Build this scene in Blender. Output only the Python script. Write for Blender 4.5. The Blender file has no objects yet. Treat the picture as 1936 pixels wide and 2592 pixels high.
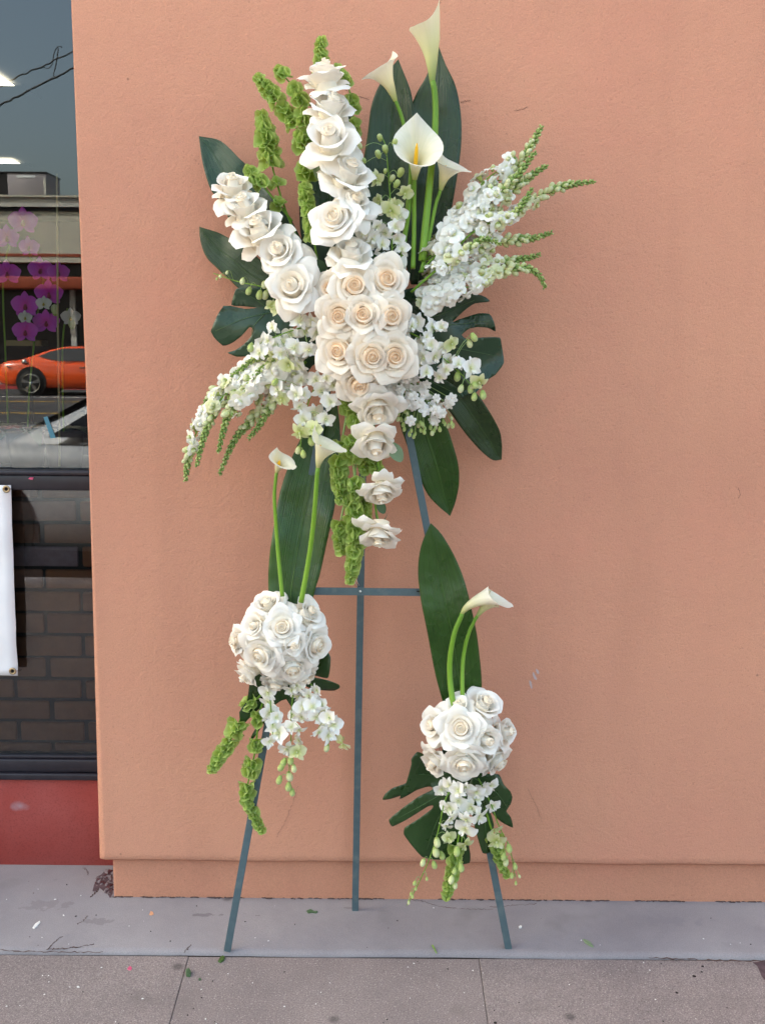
import bpy, bmesh, math, random
from mathutils import Vector, Matrix, Quaternion, noise
from mathutils.geometry import delaunay_2d_cdt
PI = math.pi
rad = math.radians
scene = bpy.context.scene
COL = scene.collection

# ------------------------------------------------------------------ camera
F_PX, CX, CY, IMH = 2600.0, 968.0, 1296.0, 2592.0
CAM_H, TILT, ROLL = 1.5, rad(9.35), 0.008
CAM_D = 2.579
cam_data = bpy.data.cameras.new("camera")
cam = bpy.data.objects.new("camera", cam_data)
COL.objects.link(cam)
cam_data.sensor_fit = 'VERTICAL'
cam_data.sensor_height = 24.0
cam_data.lens = F_PX / IMH * 24.0
cam_data.clip_start, cam_data.clip_end = 0.05, 500
CAM_M = Matrix.Translation((0, -CAM_D, CAM_H)) @ Matrix.Rotation(PI / 2 - TILT, 4, 'X') @ Matrix.Rotation(ROLL, 4, 'Z')
cam.matrix_world = CAM_M
scene.camera = cam

# ------------------------------------------------------------------ light
SUN_FROM = Vector((-0.88, 0.44, 0.80)).normalized()      # the sun stands behind the building; wall and flowers are in its open shade
elev = math.asin(SUN_FROM.z)
world = bpy.data.worlds.new("World")
scene.world = world
world.use_nodes = True
wn = world.node_tree.nodes; wl = world.node_tree.links
wn.clear()
sky = wn.new('ShaderNodeTexSky')
sky.sky_type = 'NISHITA'
sky.sun_disc = False
sky.sun_elevation = elev
sky.sun_rotation = math.atan2(SUN_FROM.x, SUN_FROM.y)
sky.air_density = 1.0
sky.dust_density = 6.0
sky.ozone_density = 0.8
wb = wn.new('ShaderNodeMix'); wb.data_type = 'RGBA'; wb.blend_type = 'MULTIPLY'
wb.inputs[0].default_value = 1.0
wb.inputs[7].default_value = (1.05, 1.0, 0.83, 1)
bg = wn.new('ShaderNodeBackground'); bg.inputs[1].default_value = 0.15
wo = wn.new('ShaderNodeOutputWorld')
wl.new(sky.outputs[0], wb.inputs[6]); wl.new(wb.outputs[2], bg.inputs[0]); wl.new(bg.outputs[0], wo.inputs[0])
sun_data = bpy.data.lights.new("sun", 'SUN')
sun_data.energy = 3.6
sun_data.angle = rad(1.0)
sun_data.color = (1.0, 0.95, 0.88)
sun = bpy.data.objects.new("sun", sun_data)
sun.rotation_euler = SUN_FROM.to_track_quat('Z', 'Y').to_euler()
sun.location = (-3, -4, 6)
COL.objects.link(sun)
scene.view_settings.view_transform = 'Standard'
scene.view_settings.look = 'None'
scene.view_settings.exposure = 2.52
scene.view_settings.gamma = 1.0
scene.render.engine = 'CYCLES'
scene.cycles.use_denoising = True
scene.cycles.max_bounces = 8
scene.cycles.transparent_max_bounces = 12
scene.cycles.caustics_reflective = False
scene.cycles.caustics_refractive = False

# ------------------------------------------------------------------ projection helpers
_R = CAM_M.to_3x3(); _O = CAM_M.translation.copy()
def ray(px, py):
    return _R @ Vector(((px - CX) / F_PX, -(py - CY) / F_PX, -1.0))
def P(px, py, d=0.0):
    """place a point seen at a photo pixel at a distance d in front of the wall face (y = -d)"""
    r = ray(px, py)
    return _O + r * ((-d - _O.y) / r.y)
def PG(px, py, z=0.0):
    r = ray(px, py)
    return _O + r * ((z - _O.z) / r.z)
GLASS_Y = 0.20
def PM(px, py, total):
    """a point of the street behind the camera whose mirror image in the shop glass is seen at the pixel"""
    r = ray(px, py)
    p = _O + r * (total / r.y)
    p.y = 2 * GLASS_Y - p.y
    return p
def pxs(d):
    return (CAM_D - d) / F_PX * 1.01

# ------------------------------------------------------------------ object helpers
def tag(o, label=None, cat=None, group=None, kind=None):
    if label: o['label'] = label
    if cat: o['category'] = cat
    if group: o['group'] = group
    if kind: o['kind'] = kind
    return o
def thing(name, label, cat, loc=(0, 0, 0), group=None):
    o = bpy.data.objects.new(name, None)
    o.empty_display_size = 0.02
    COL.objects.link(o)
    o.location = loc
    return tag(o, label, cat, group)
def put(name, mesh, parent=None, m=None, mat=None):
    """link an object; m is its matrix relative to the parent"""
    o = bpy.data.objects.new(name, mesh)
    COL.objects.link(o)
    if parent is not None: o.parent = parent
    if m is not None: o.matrix_basis = m
    if mat is not None:
        mesh.materials.clear() if mesh.users < 2 else None
        if not mesh.materials: mesh.materials.append(mat)
    return o
def mesh_of(name, vs, fs, mats=(), smooth=True, grad=None, idx=None, uu=None):
    me = bpy.data.meshes.new(name)
    me.from_pydata([tuple(v) for v in vs], [], fs)
    for m in mats: me.materials.append(m)
    if idx: me.polygons.foreach_set('material_index', idx)
    if smooth: me.polygons.foreach_set('use_smooth', [True] * len(fs))
    if grad:
        a = me.attributes.new('grad', 'FLOAT', 'POINT'); a.data.foreach_set('value', grad)
    if uu:
        a = me.attributes.new('across', 'FLOAT', 'POINT'); a.data.foreach_set('value', uu)
    me.update()
    return me
class MB:
    def __init__(s): s.v = []; s.f = []; s.i = []; s.g = []
    def add(s, vs, fs, mi=0, g=None, M=None):
        b = len(s.v)
        s.v += [M @ Vector(v) for v in vs] if M is not None else [Vector(v) for v in vs]
        s.f += [tuple(k + b for k in f) for f in fs]
        s.i += [mi] * len(fs)
        s.g += list(g) if g else [0.5] * len(vs)
    def box(s, c, h, mi=0, M=None):
        c = Vector(c)
        vs = [c + Vector((x * h[0], y * h[1], z * h[2])) for x in (-1, 1) for y in (-1, 1) for z in (-1, 1)]
        s.add(vs, [(0, 1, 3, 2), (4, 6, 7, 5), (0, 4, 5, 1), (2, 3, 7, 6), (0, 2, 6, 4), (1, 5, 7, 3)], mi, None, M)
    def tube(s, pts, rr, n=6, mi=0, g=None):
        v, f, gg = tube(pts, rr, n)
        s.add(v, f, mi, g if g else gg)
    def ball(s, c, r, ax=Vector((0, 0, 1)), ln=1.0, n=6, m=4, mi=0):
        v, f, g = ball(c, r, ax, ln, n, m); s.add(v, f, mi, g)
    def mesh(s, name, mats, smooth=True):
        return mesh_of(name, s.v, s.f, mats, smooth, s.g, s.i)
def catmull(pts, n):
    pts = [Vector(p) for p in pts]
    if len(pts) < 3:
        return [pts[0].lerp(pts[-1], k / (n - 1)) for k in range(n)]
    L = [0]
    for a, b in zip(pts, pts[1:]): L.append(L[-1] + (b - a).length)
    out = []
    for k in range(n):
        t = L[-1] * k / (n - 1)
        i = 0
        while i < len(L) - 2 and L[i + 1] < t: i += 1
        u = (t - L[i]) / max(L[i + 1] - L[i], 1e-9)
        p1, p2 = pts[i], pts[i + 1]
        p0 = pts[i - 1] if i > 0 else p1 * 2 - p2
        p3 = pts[i + 2] if i + 2 < len(pts) else p2 * 2 - p1
        out.append(0.5 * ((2 * p1) + (p2 - p0) * u + (2 * p0 - 5 * p1 + 4 * p2 - p3) * u * u + (3 * p1 - p0 - 3 * p2 + p3) * u ** 3))
    return out
def tube(pts, rr, n=6):
    pts = [Vector(p) for p in pts]
    if not hasattr(rr, '__len__'): rr = [rr] * len(pts)
    vs = []; fs = []; g = []
    up = None
    for k, p in enumerate(pts):
        t = (pts[min(k + 1, len(pts) - 1)] - pts[max(k - 1, 0)]).normalized()
        if up is None:
            up = t.orthogonal().normalized()
        up = (up - t * up.dot(t)).normalized()
        sd = t.cross(up)
        for j in range(n):
            a = 2 * PI * j / n
            vs.append(p + (up * math.cos(a) + sd * math.sin(a)) * rr[k]); g.append(k / (len(pts) - 1))
    for k in range(len(pts) - 1):
        for j in range(n):
            a, b = k * n + j, k * n + (j + 1) % n
            fs.append((a, b, b + n, a + n))
    fs.append(tuple(range(n))[::-1]); fs.append(tuple(range(len(vs) - n, len(vs))))
    return vs, fs, g
def ball(c, r, ax=Vector((0, 0, 1)), ln=1.0, n=6, m=4):
    q = Vector(ax).to_track_quat('Z', 'Y'); c = Vector(c)
    vs = []; g = []
    for i in range(m + 1):
        a = PI * i / m
        for j in range(n):
            b = 2 * PI * j / n
            w = r * math.sin(a) * (1 - 0.18 * math.cos(a) * (ln > 1.2)) if 0 < i < m else r * 0.05
            vs.append(c + q @ Vector((w * math.cos(b), w * math.sin(b), -r * ln * math.cos(a)))); g.append(i / m)
    fs = [(i * n + j, i * n + (j + 1) % n, (i + 1) * n + (j + 1) % n, (i + 1) * n + j) for i in range(m) for j in range(n)]
    return vs, fs, g
def grid(nu, nv, fn):
    """fn(u,v) -> Vector, u in [-1,1], v in [0,1]"""
    vs = []; g = []; uu = []
    for j in range(nv + 1):
        for i in range(nu + 1):
            u, v = -1 + 2 * i / nu, j / nv
            vs.append(fn(u, v)); g.append(v); uu.append(u)
    w = nu + 1
    fs = [(j * w + i, j * w + i + 1, (j + 1) * w + i + 1, (j + 1) * w + i) for j in range(nv) for i in range(nu)]
    return vs, fs, g, uu
def frame(loc, z, spin=0.0, s=1.0):
    q = Vector(z).to_track_quat('Z', 'Y')
    return Matrix.Translation(loc) @ q.to_matrix().to_4x4() @ Matrix.Rotation(spin, 4, 'Z') @ Matrix.Scale(s, 4)
def frame2(loc, z, x, s=1.0):
    z = Vector(z).normalized(); x = Vector(x); x = (x - z * x.dot(z)).normalized(); y = z.cross(x)
    return Matrix.Translation(loc) @ Matrix((x, y, z)).transposed().to_4x4() @ Matrix.Scale(s, 4)

# ------------------------------------------------------------------ materials
def srgb(r, g, b):
    f = lambda c: (c / 255 / 12.92) if c / 255 <= 0.04045 else ((c / 255 + 0.055) / 1.055) ** 2.4
    return (f(r), f(g), f(b), 1)
class NT:
    def __init__(s, name):
        s.m = bpy.data.materials.new(name); s.m.use_nodes = True
        s.t = s.m.node_tree; s.n = s.t.nodes; s.l = s.t.links
        s.b = s.n['Principled BSDF']; s.out = s.n['Material Output']
    def node(s, kind, **kw):
        x = s.n.new(kind)
        for k, v in kw.items(): setattr(x, k, v)
        return x
    def link(s, a, b): s.l.new(a, b)
    def coords(s, scale=(1, 1, 1), kind='Object'):
        tc = s.node('ShaderNodeTexCoord'); mp = s.node('ShaderNodeMapping')
        mp.inputs['Scale'].default_value = scale
        s.link(tc.outputs[kind], mp.inputs[0]); return mp.outputs[0]
    def geo(s, scale=(1, 1, 1)):
        g = s.node('ShaderNodeNewGeometry'); mp = s.node('ShaderNodeMapping')
        mp.inputs['Scale'].default_value = scale
        s.link(g.outputs['Position'], mp.inputs[0]); return mp.outputs[0]
    def noise(s, vec, scale, detail=4, rough=0.55, out=0):
        x = s.node('ShaderNodeTexNoise'); x.inputs['Scale'].default_value = scale
        x.inputs['Detail'].default_value = detail; x.inputs['Roughness'].default_value = rough
        if vec: s.link(vec, x.inputs['Vector'])
        return x.outputs[out]
    def ramp(s, fac, stops):
        x = s.node('ShaderNodeValToRGB')
        el = x.color_ramp.elements
        while len(el) < len(stops): el.new(0.5)
        for e, (p, c) in zip(el, stops): e.position = p; e.color = c
        s.link(fac, x.inputs[0]); return x.outputs[0]
    def mix(s, fac, a, b, mode='MIX'):
        x = s.node('ShaderNodeMix', data_type='RGBA', blend_type=mode)
        for sock, val in ((x.inputs[0], fac), (x.inputs[6], a), (x.inputs[7], b)):
            if isinstance(val, (int, float, tuple)): sock.default_value = val
            else: s.link(val, sock)
        return x.outputs[2]
    def math(s, op, a, b=0.0, c=None):
        x = s.node('ShaderNodeMath', operation=op)
        for k, val in enumerate((a, b, c)):
            if val is None: continue
            if isinstance(val, (int, float)): x.inputs[k].default_value = val
            else: s.link(val, x.inputs[k])
        return x.outputs[0]
    def attr(s, name):
        x = s.node('ShaderNodeAttribute', attribute_name=name); return x.outputs['Fac']
    def bump(s, h, strength, dist):
        x = s.node('ShaderNodeBump'); x.inputs['Strength'].default_value = strength; x.inputs['Distance'].default_value = dist
        s.link(h, x.inputs['Height']); s.link(x.outputs[0], s.b.inputs['Normal']); return x.outputs[0]
    def col(s, c):
        if isinstance(c, tuple): s.b.inputs['Base Color'].default_value = c
        else: s.link(c, s.b.inputs['Base Color'])
    def rough(s, r, spec=0.5):
        if isinstance(r, (int, float)): s.b.inputs['Roughness'].default_value = r
        else: s.link(r, s.b.inputs['Roughness'])
        s.b.inputs['Specular IOR Level'].default_value = spec
    def translucent(s, color, fac):
        tr = s.node('ShaderNodeBsdfTranslucent')
        if isinstance(color, tuple): tr.inputs[0].default_value = color
        else: s.link(color, tr.inputs[0])
        mx = s.node('ShaderNodeMixShader'); mx.inputs[0].default_value = fac
        s.link(s.b.outputs[0], mx.inputs[1]); s.link(tr.outputs[0], mx.inputs[2]); s.link(mx.outputs[0], s.out.inputs[0])
MAT = {}
def add_veins(name):
    m = MAT[name]; t = NT.__new__(NT); t.m = m; t.t = m.node_tree; t.n = t.t.nodes; t.l = t.t.links
    bsdf = t.n['Principled BSDF']; t.b = bsdf
    cb = t.node('ShaderNodeCombineXYZ'); t.link(t.math('MULTIPLY', t.attr('across'), 22.0), cb.inputs[0]); t.link(t.math('MULTIPLY', t.attr('grad'), .8), cb.inputs[1])
    st = t.noise(cb.outputs[0], 1.0, 2)
    src = bsdf.inputs['Base Color'].links[0].from_socket
    c = t.mix(t.math('MULTIPLY', t.ramp(st, [(.45, (0, 0, 0, 1)), (.7, (1, 1, 1, 1))]), .28), src, (.62, .66, .34, 1))
    t.col(c); t.bump(st, .4, .0015)
def petal_mat(name, base, mid, tip, rough=0.55, trans=0.28, vein=0.04, objvar=0.03):
    t = NT(name)
    g = t.attr('grad')
    c = t.ramp(g, [(0.0, base), (0.45, mid), (1.0, tip)])
    v = t.noise(t.coords((9, 9, 9)), 3.0, 3)
    c = t.mix(t.math('MULTIPLY', v, vein * 2), c, tuple(x * 0.78 for x in tip[:3]) + (1,))
    oi = t.node('ShaderNodeObjectInfo')
    c = t.mix(t.math('MULTIPLY', oi.outputs['Random'], objvar * 4), c, (mid[0] * .93, mid[1] * .86, mid[2] * .74, 1))
    t.col(c); t.rough(rough, 0.3)
    t.b.inputs['Sheen Weight'].default_value = 0.15
    t.bump(t.noise(t.coords((1, 1, 1)), 9.0, 3), 0.25, 0.004)
    t.translucent(c, trans)
    MAT[name] = t.m; return t.m
petal_mat('rose_petal', (.94, .80, .58, 1), (.96, .86, .70, 1), (.97, .91, .81, 1), trans=.2, vein=.02)
petal_mat('rose_heart', (.94, .70, .46, 1), (.95, .73, .51, 1), (.96, .82, .65, 1), trans=0.12, objvar=.02)
petal_mat('rose_white', (.95, .87, .68, 1), (.97, .925, .83, 1), (.975, .95, .895, 1), trans=.2, vein=.02)
petal_mat('rose_white_heart', (.94, .80, .60, 1), (.95, .84, .68, 1), (.95, .895, .79, 1), trans=0.12, objvar=.02)
petal_mat('calla', (.40, .46, .08, 1), (.84, .80, .50, 1), (.90, .885, .80, 1), rough=0.42, trans=0.25, vein=0.02)
petal_mat('calla_green', (.22, .38, .05, 1), (.70, .72, .36, 1), (.86, .84, .66, 1), rough=0.42, trans=0.3, vein=0.02)
add_veins('calla'); add_veins('calla_green')
petal_mat('orchid', (.82, .84, .50, 1), (.94, .94, .88, 1), (.95, .95, .94, 1), trans=0.18)
petal_mat('orchid_green', (.52, .62, .16, 1), (.74, .80, .42, 1), (.84, .87, .62, 1), trans=0.35)
petal_mat('snap', (.78, .82, .44, 1), (.93, .94, .80, 1), (.96, .95, .90, 1), trans=0.2, vein=0.03)
petal_mat('snap_green', (.50, .60, .16, 1), (.72, .78, .38, 1), (.84, .86, .62, 1), trans=0.3)
petal_mat('bell', (.22, .38, .03, 1), (.32, .52, .06, 1), (.62, .76, .26, 1), rough=0.45, trans=0.4, vein=0.3, objvar=0.06)  # gradient paints the cup's shaded inside and lit rim into the colour
petal_mat('bud_green', (.26, .40, .07, 1), (.44, .56, .16, 1), (.62, .70, .34, 1), trans=0.2)
petal_mat('tip_green', (.10, .22, .04, 1), (.20, .34, .07, 1), (.34, .46, .14, 1), trans=0.15, vein=0.3)
petal_mat('stem_green', (.12, .26, .02, 1), (.17, .34, .022, 1), (.18, .34, .03, 1), rough=0.4, trans=0.0, vein=0.2)
petal_mat('stem_pale', (.22, .36, .10, 1), (.32, .46, .17, 1), (.30, .44, .13, 1), rough=0.45, trans=0.0, vein=0.2)
petal_mat('rose_leaf', (.06, .12, .05, 1), (.07, .14, .06, 1), (.08, .15, .07, 1), rough=0.5, trans=0.1, vein=0.4)
petal_mat('sage_leaf', (.18, .28, .13, 1), (.22, .32, .18, 1), (.22, .32, .18, 1), rough=0.6, trans=0.15, vein=0.3)
petal_mat('purple_petal', (.75, .04, .45, 1), (.70, .06, .72, 1), (.78, .14, .80, 1), trans=0.25, vein=0.3)
def flat(name, c, rough=0.6, spec=0.4, metal=0.0, var=0.0, vs=20.0):
    t = NT(name)
    if var:
        n = t.noise(t.geo(), vs, 5)
        t.col(t.mix(n, tuple(x * (1 - var) for x in c[:3]) + (1,), tuple(min(1, x * (1 + var)) for x in c[:3]) + (1,)))
    else: t.col(c)
    t.rough(rough, spec); t.b.inputs['Metallic'].default_value = metal
    MAT[name] = t.m; return t.m
flat('spadix', (.86, .46, .02, 1), 0.7, 0.3, var=.2, vs=900)
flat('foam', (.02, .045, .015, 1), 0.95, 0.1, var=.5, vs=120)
def leaf_mat(name, lo, hi, rib=(.07, .13, .035, 1), stripes=26.0):
    t = NT(name)
    u = t.attr('across'); v = t.attr('grad')
    cb = t.node('ShaderNodeCombineXYZ'); t.link(t.math('MULTIPLY', u, stripes), cb.inputs[0]); t.link(t.math('MULTIPLY', v, 1.3), cb.inputs[1])
    st = t.noise(cb.outputs[0], 1.0, 3)
    big = t.noise(t.coords(), 9.0, 3)
    st2 = t.ramp(st, [(.3, (0, 0, 0, 1)), (.7, (1, 1, 1, 1))])
    c = t.mix(t.math('ADD', t.math('MULTIPLY', st2, .5), t.math('MULTIPLY', t.ramp(big, [(.3, (0, 0, 0, 1)), (.7, (1, 1, 1, 1))]), .5)), lo, hi)
    mid = t.math('SUBTRACT', 1.0, t.math('MULTIPLY', t.math('ABSOLUTE', u), 26.0))
    mid = t.math('MAXIMUM', mid, 0.0)
    c = t.mix(t.math('MULTIPLY', mid, .8), c, rib)
    edge = t.math('MAXIMUM', t.math('MULTIPLY', t.math('SUBTRACT', t.math('ABSOLUTE', u), 0.97), 30.0), 0.0)
    c = t.mix(t.math('MINIMUM', t.math('MULTIPLY', edge, .7), 1.0), c, (.13, .10, .03, 1))
    t.col(c)
    t.rough(t.math('ADD', t.math('MULTIPLY', big, .28), .15), 0.5)
    t.bump(t.math('ADD', st, t.math('MULTIPLY', t.noise(t.coords(), 16.0, 2), 2.2)), 0.5, 0.005)
    t.translucent(c, 0.06)
    MAT[name] = t.m; return t.m
leaf_mat('leaf_dark', (.008, .026, .005, 1), (.024, .062, .010, 1))
leaf_mat('leaf_blue', (.010, .036, .017, 1), (.024, .072, .032, 1))
leaf_mat('leaf_mid', (.012, .046, .005, 1), (.034, .105, .010, 1))
def monstera_mat(name, lo, hi):
    t = NT(name)
    big = t.noise(t.coords(), 14.0, 4)
    c = t.mix(big, lo, hi); t.col(c)
    t.rough(t.math('ADD', t.math('MULTIPLY', big, .28), .15), 0.5)
    t.bump(t.noise(t.coords((1, 1, 1)), 24.0, 3), 0.55, 0.006)
    t.translucent(c, 0.05)
    MAT[name] = t.m
monstera_mat('monstera', (.012, .040, .018, 1), (.022, .064, .028, 1))
monstera_mat('monstera_green', (.012, .042, .010, 1), (.026, .070, .016, 1))
flat('leaf_vein', (.07, .15, .05, 1), .4, .4)
# ------------------------------------------------------------------ building materials
def stucco(name, base, dark, speck):
    t = NT(name)
    g = t.geo()
    big = t.noise(g, 1.1, 5, .6)
    mid = t.noise(g, 9.0, 4, .6)
    fine = t.noise(g, 150.0, 6, .7)
    grain = t.noise(g, 330.0, 3, .7)
    c = t.mix(t.ramp(big, [(.3, (0, 0, 0, 1)), (.7, (1, 1, 1, 1))]), base, dark)
    c = t.mix(t.math('MULTIPLY', mid, .35), c, tuple(min(1, x * 1.12) for x in base[:3]) + (1,))
    hue = t.noise(g, 26.0, 3)
    c = t.mix(t.math('MULTIPLY', hue, .22), c, (base[0] * 1.0, base[1] * 1.10, base[2] * .92, 1))
    sp = t.ramp(fine, [(.24, (1, 1, 1, 1)), (.42, (0, 0, 0, 1))])
    spm = t.math('MULTIPLY', sp, t.math('MULTIPLY', t.math('POWER', t.noise(g, 5.0, 4), 1.6), 2.1))
    c = t.mix(t.math('MINIMUM', spm, .9), c, speck)
    gr = t.ramp(grain, [(.2, (.76, .76, .76, 1)), (.8, (1.18, 1.18, 1.18, 1))])
    c = t.mix(0.8, c, gr, 'MULTIPLY')
    strk = t.noise(t.geo((5.0, 1, .7)), 1.0, 5, .6)
    c = t.mix(t.ramp(strk, [(.52, (0, 0, 0, 1)), (.78, (.22, .22, .22, 1))]), c, tuple(x * .72 for x in dark[:3]) + (1,))
    blot = t.noise(g, 2.6, 6, .68)
    c = t.mix(t.ramp(blot, [(.50, (0, 0, 0, 1)), (.72, (.35, .35, .35, 1))]), c, (base[0] * 1.04, base[1] * .90, base[2] * .95, 1))
    # soot blots and scrapes
    vo = t.node('ShaderNodeTexVoronoi'); vo.inputs['Scale'].default_value = 7.0
    t.link(g, vo.inputs['Vector'])
    bl = t.ramp(vo.outputs['Distance'], [(.012, (1, 1, 1, 1)), (.03, (0, 0, 0, 1))])
    c = t.mix(t.math('MULTIPLY', bl, .5), c, (.10, .06, .05, 1))
    t.col(c); t.rough(.93, .15)
    h = t.math('ADD', t.math('MULTIPLY', fine, .7), t.math('ADD', t.math('MULTIPLY', grain, .35), t.math('MULTIPLY', t.noise(g, 60.0, 3), .6)))
    t.bump(h, 0.8, 0.004)
    MAT[name] = t.m; return t.m
stucco('stucco', srgb(210, 153, 127), srgb(194, 136, 116), srgb(138, 92, 76))
stucco('stucco_base', srgb(206, 148, 122), srgb(188, 130, 108), srgb(150, 92, 70))
def concrete(name, a, b, speck_s=350.0, sp=.35, chips=True, stains=()):
    t = NT(name)
    g = t.geo()
    big = t.noise(g, 2.2, 6, .62)
    c = t.mix(t.ramp(big, [(.32, (0, 0, 0, 1)), (.68, (1, 1, 1, 1))]), a, b)
    fine = t.noise(g, speck_s, 3, .7)
    gr = t.ramp(fine, [(.28, (1 - sp, 1 - sp, 1 - sp, 1)), (.5, (1, 1, 1, 1)), (.72, (1 + sp, 1 + sp * .95, 1 + sp * .9, 1))])
    c = t.mix(1.0, c, gr, 'MULTIPLY')
    if chips:
        vo = t.node('ShaderNodeTexVoronoi'); vo.inputs['Scale'].default_value = 160.0; t.link(g, vo.inputs['Vector'])
        ch = t.ramp(vo.outputs['Distance'], [(.18, (1, 1, 1, 1)), (.26, (0, 0, 0, 1))])
        ccol = t.mix(t.math('GREATER_THAN', vo.outputs['Color'], .5), (.12, .10, .10, 1), (.62, .58, .54, 1))
        c = t.mix(t.math('MULTIPLY', ch, .38), c, ccol)
    st = t.noise(g, 6.0, 3, .5)
    c = t.mix(t.ramp(st, [(.60, (0, 0, 0, 1)), (.72, (.45, .45, .45, 1))]), c, tuple(x * .6 for x in a[:3]) + (1,))
    vo2 = t.node('ShaderNodeTexVoronoi'); vo2.inputs['Scale'].default_value = 4.3; vo2.inputs['Randomness'].default_value = 1; t.link(g, vo2.inputs['Vector'])
    c = t.mix(t.ramp(vo2.outputs['Distance'], [(.035, (.55, .55, .55, 1)), (.075, (0, 0, 0, 1))]), c, (.05, .045, .045, 1))
    for (sx, sy, kx, ky, scol, amt) in stains:
        gg = t.node('ShaderNodeNewGeometry'); sub = t.node('ShaderNodeVectorMath', operation='SUBTRACT'); t.link(gg.outputs['Position'], sub.inputs[0]); sub.inputs[1].default_value = PG(sx, sy)
        ml = t.node('ShaderNodeVectorMath', operation='MULTIPLY'); t.link(sub.outputs[0], ml.inputs[0]); ml.inputs[1].default_value = (kx, ky, 1)
        ln = t.node('ShaderNodeVectorMath', operation='LENGTH'); t.link(ml.outputs[0], ln.inputs[0])
        d = t.math('ADD', ln.outputs['Value'], t.math('MULTIPLY', t.noise(g, 34.0, 4), 1.5))
        c = t.mix(t.ramp(d, [(.95, (amt, amt, amt, 1)), (1.75, (0, 0, 0, 1))]), c, scol)
    t.col(c); t.rough(.9, .2)
    t.bump(t.math('ADD', fine, t.math('MULTIPLY', t.noise(g, 40.0, 4), 1.2)), .5, .002)
    MAT[name] = t.m; return t.m
concrete('paving', srgb(144, 134, 132), srgb(124, 115, 115), 300.0, .5)
concrete('strip', srgb(153, 149, 152), srgb(132, 128, 133), 380.0, .18, False, ((520, 2316, 6.0, 38.0, srgb(104, 98, 104), .55), (640, 2318, 14.0, 50.0, srgb(100, 94, 100), .5), (120, 2290, 5.0, 12.0, srgb(122, 116, 120), .45), (250, 2330, 9.0, 18.0, srgb(112, 106, 110), .4), (1700, 2330, 3.5, 14.0, srgb(126, 122, 130), .35), (880, 2298, 10.0, 60.0, srgb(110, 104, 110), .5)))
flat('asphalt', (.06, .06, .062, 1), .9, .2, var=.3, vs=60)
flat('dark_gap', (.02, .018, .018, 1), .95, .1)
flat('frame_paint', (.022, .020, .028, 1), .38, .5, var=.5, vs=30)
flat('mortar', (.030, .030, .034, 1), .9, .2, var=.3, vs=80)
flat('banner', (.80, .81, .84, 1), .55, .35, var=.05, vs=12)
flat('brass', (.45, .34, .2, 1), .35, .5, .9)
flat('steel', (.75, .75, .74, 1), .3, .5, 1.0)
def red_paint():
    t = NT('red_paint'); g = t.geo()
    c = t.mix(t.ramp(t.noise(g, 2.5, 5), [(.35, (0, 0, 0, 1)), (.65, (1, 1, 1, 1))]), srgb(152, 58, 50), srgb(164, 82, 76))
    c = t.mix(t.math('MULTIPLY', t.ramp(t.noise(g, 260.0, 3), [(.3, (1, 1, 1, 1)), (.5, (0, 0, 0, 1))]), .35), c, srgb(90, 34, 36))
    # bleached scuff where paint has rubbed off
    c0 = P(52, 2040, -0.19)
    mp = t.node('ShaderNodeVectorMath', operation='SUBTRACT'); gg = t.node('ShaderNodeNewGeometry')
    t.link(gg.outputs['Position'], mp.inputs[0]); mp.inputs[1].default_value = c0
    sc = t.node('ShaderNodeVectorMath', operation='MULTIPLY'); t.link(mp.outputs[0], sc.inputs[0]); sc.inputs[1].default_value = (17, 1, 36)
    ln = t.node('ShaderNodeVectorMath', operation='LENGTH'); t.link(sc.outputs[0], ln.inputs[0])
    d = t.math('ADD', ln.outputs['Value'], t.math('MULTIPLY', t.noise(g, 30.0, 4), .9))
    c = t.mix(t.ramp(d, [(.55, (.8, .8, .8, 1)), (1.35, (0, 0, 0, 1))]), c, srgb(168, 140, 146))
    t.col(c); t.rough(.7, .3); t.bump(t.noise(g, 200.0, 3), .4, .002)
    MAT['red_paint'] = t.m
red_paint()
def brick_mat():
    t = NT('brick'); g = t.geo()
    oi = t.node('ShaderNodeObjectInfo')
    c = t.ramp(oi.outputs['Random'], [(0, srgb(132, 92, 74)), (.35, srgb(150, 108, 84)), (.6, srgb(142, 98, 74)), (.86, srgb(154, 112, 90)), (.93, srgb(150, 136, 150))])
    c = t.mix(t.math('MULTIPLY', t.noise(g, 40.0, 5), .6), c, srgb(96, 68, 62))
    t.col(c); t.rough(.85, .2); t.bump(t.noise(g, 90.0, 4), .6, .004)
    MAT['brick'] = t.m
brick_mat()
def easel_mat():
    t = NT('easel_paint'); g = t.geo()
    n = t.noise(g, 60.0, 5, .65)
    c = t.mix(n, srgb(68, 88, 96), srgb(92, 112, 118))
    c = t.mix(t.ramp(t.noise(g, 25.0, 4), [(.55, (0, 0, 0, 1)), (.75, (.5, .5, .5, 1))]), c, srgb(124, 132, 130))
    t.col(c); t.rough(.5, .45); t.b.inputs['Metallic'].default_value = .15
    t.bump(n, .15, .001)
    MAT['easel_paint'] = t.m
easel_mat()
def glass_mat():
    t = NT('window_glass')
    t.n.remove(t.b)
    tr = t.node('ShaderNodeBsdfTransparent'); tr.inputs[0].default_value = (.80, .84, .83, 1)
    gl = t.node('ShaderNodeBsdfGlossy'); gl.inputs['Roughness'].default_value = 0.0; gl.inputs[0].default_value = (.84, .92, 1, 1)
    fr = t.node('ShaderNodeFresnel'); fr.inputs[0].default_value = 1.9
    mx = t.node('ShaderNodeMixShader')
    t.link(fr.outputs[0], mx.inputs[0]); t.link(tr.outputs[0], mx.inputs[1]); t.link(gl.outputs[0], mx.inputs[2]); t.link(mx.outputs[0], t.out.inputs[0])
    MAT['window_glass'] = t.m
glass_mat()

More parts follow.
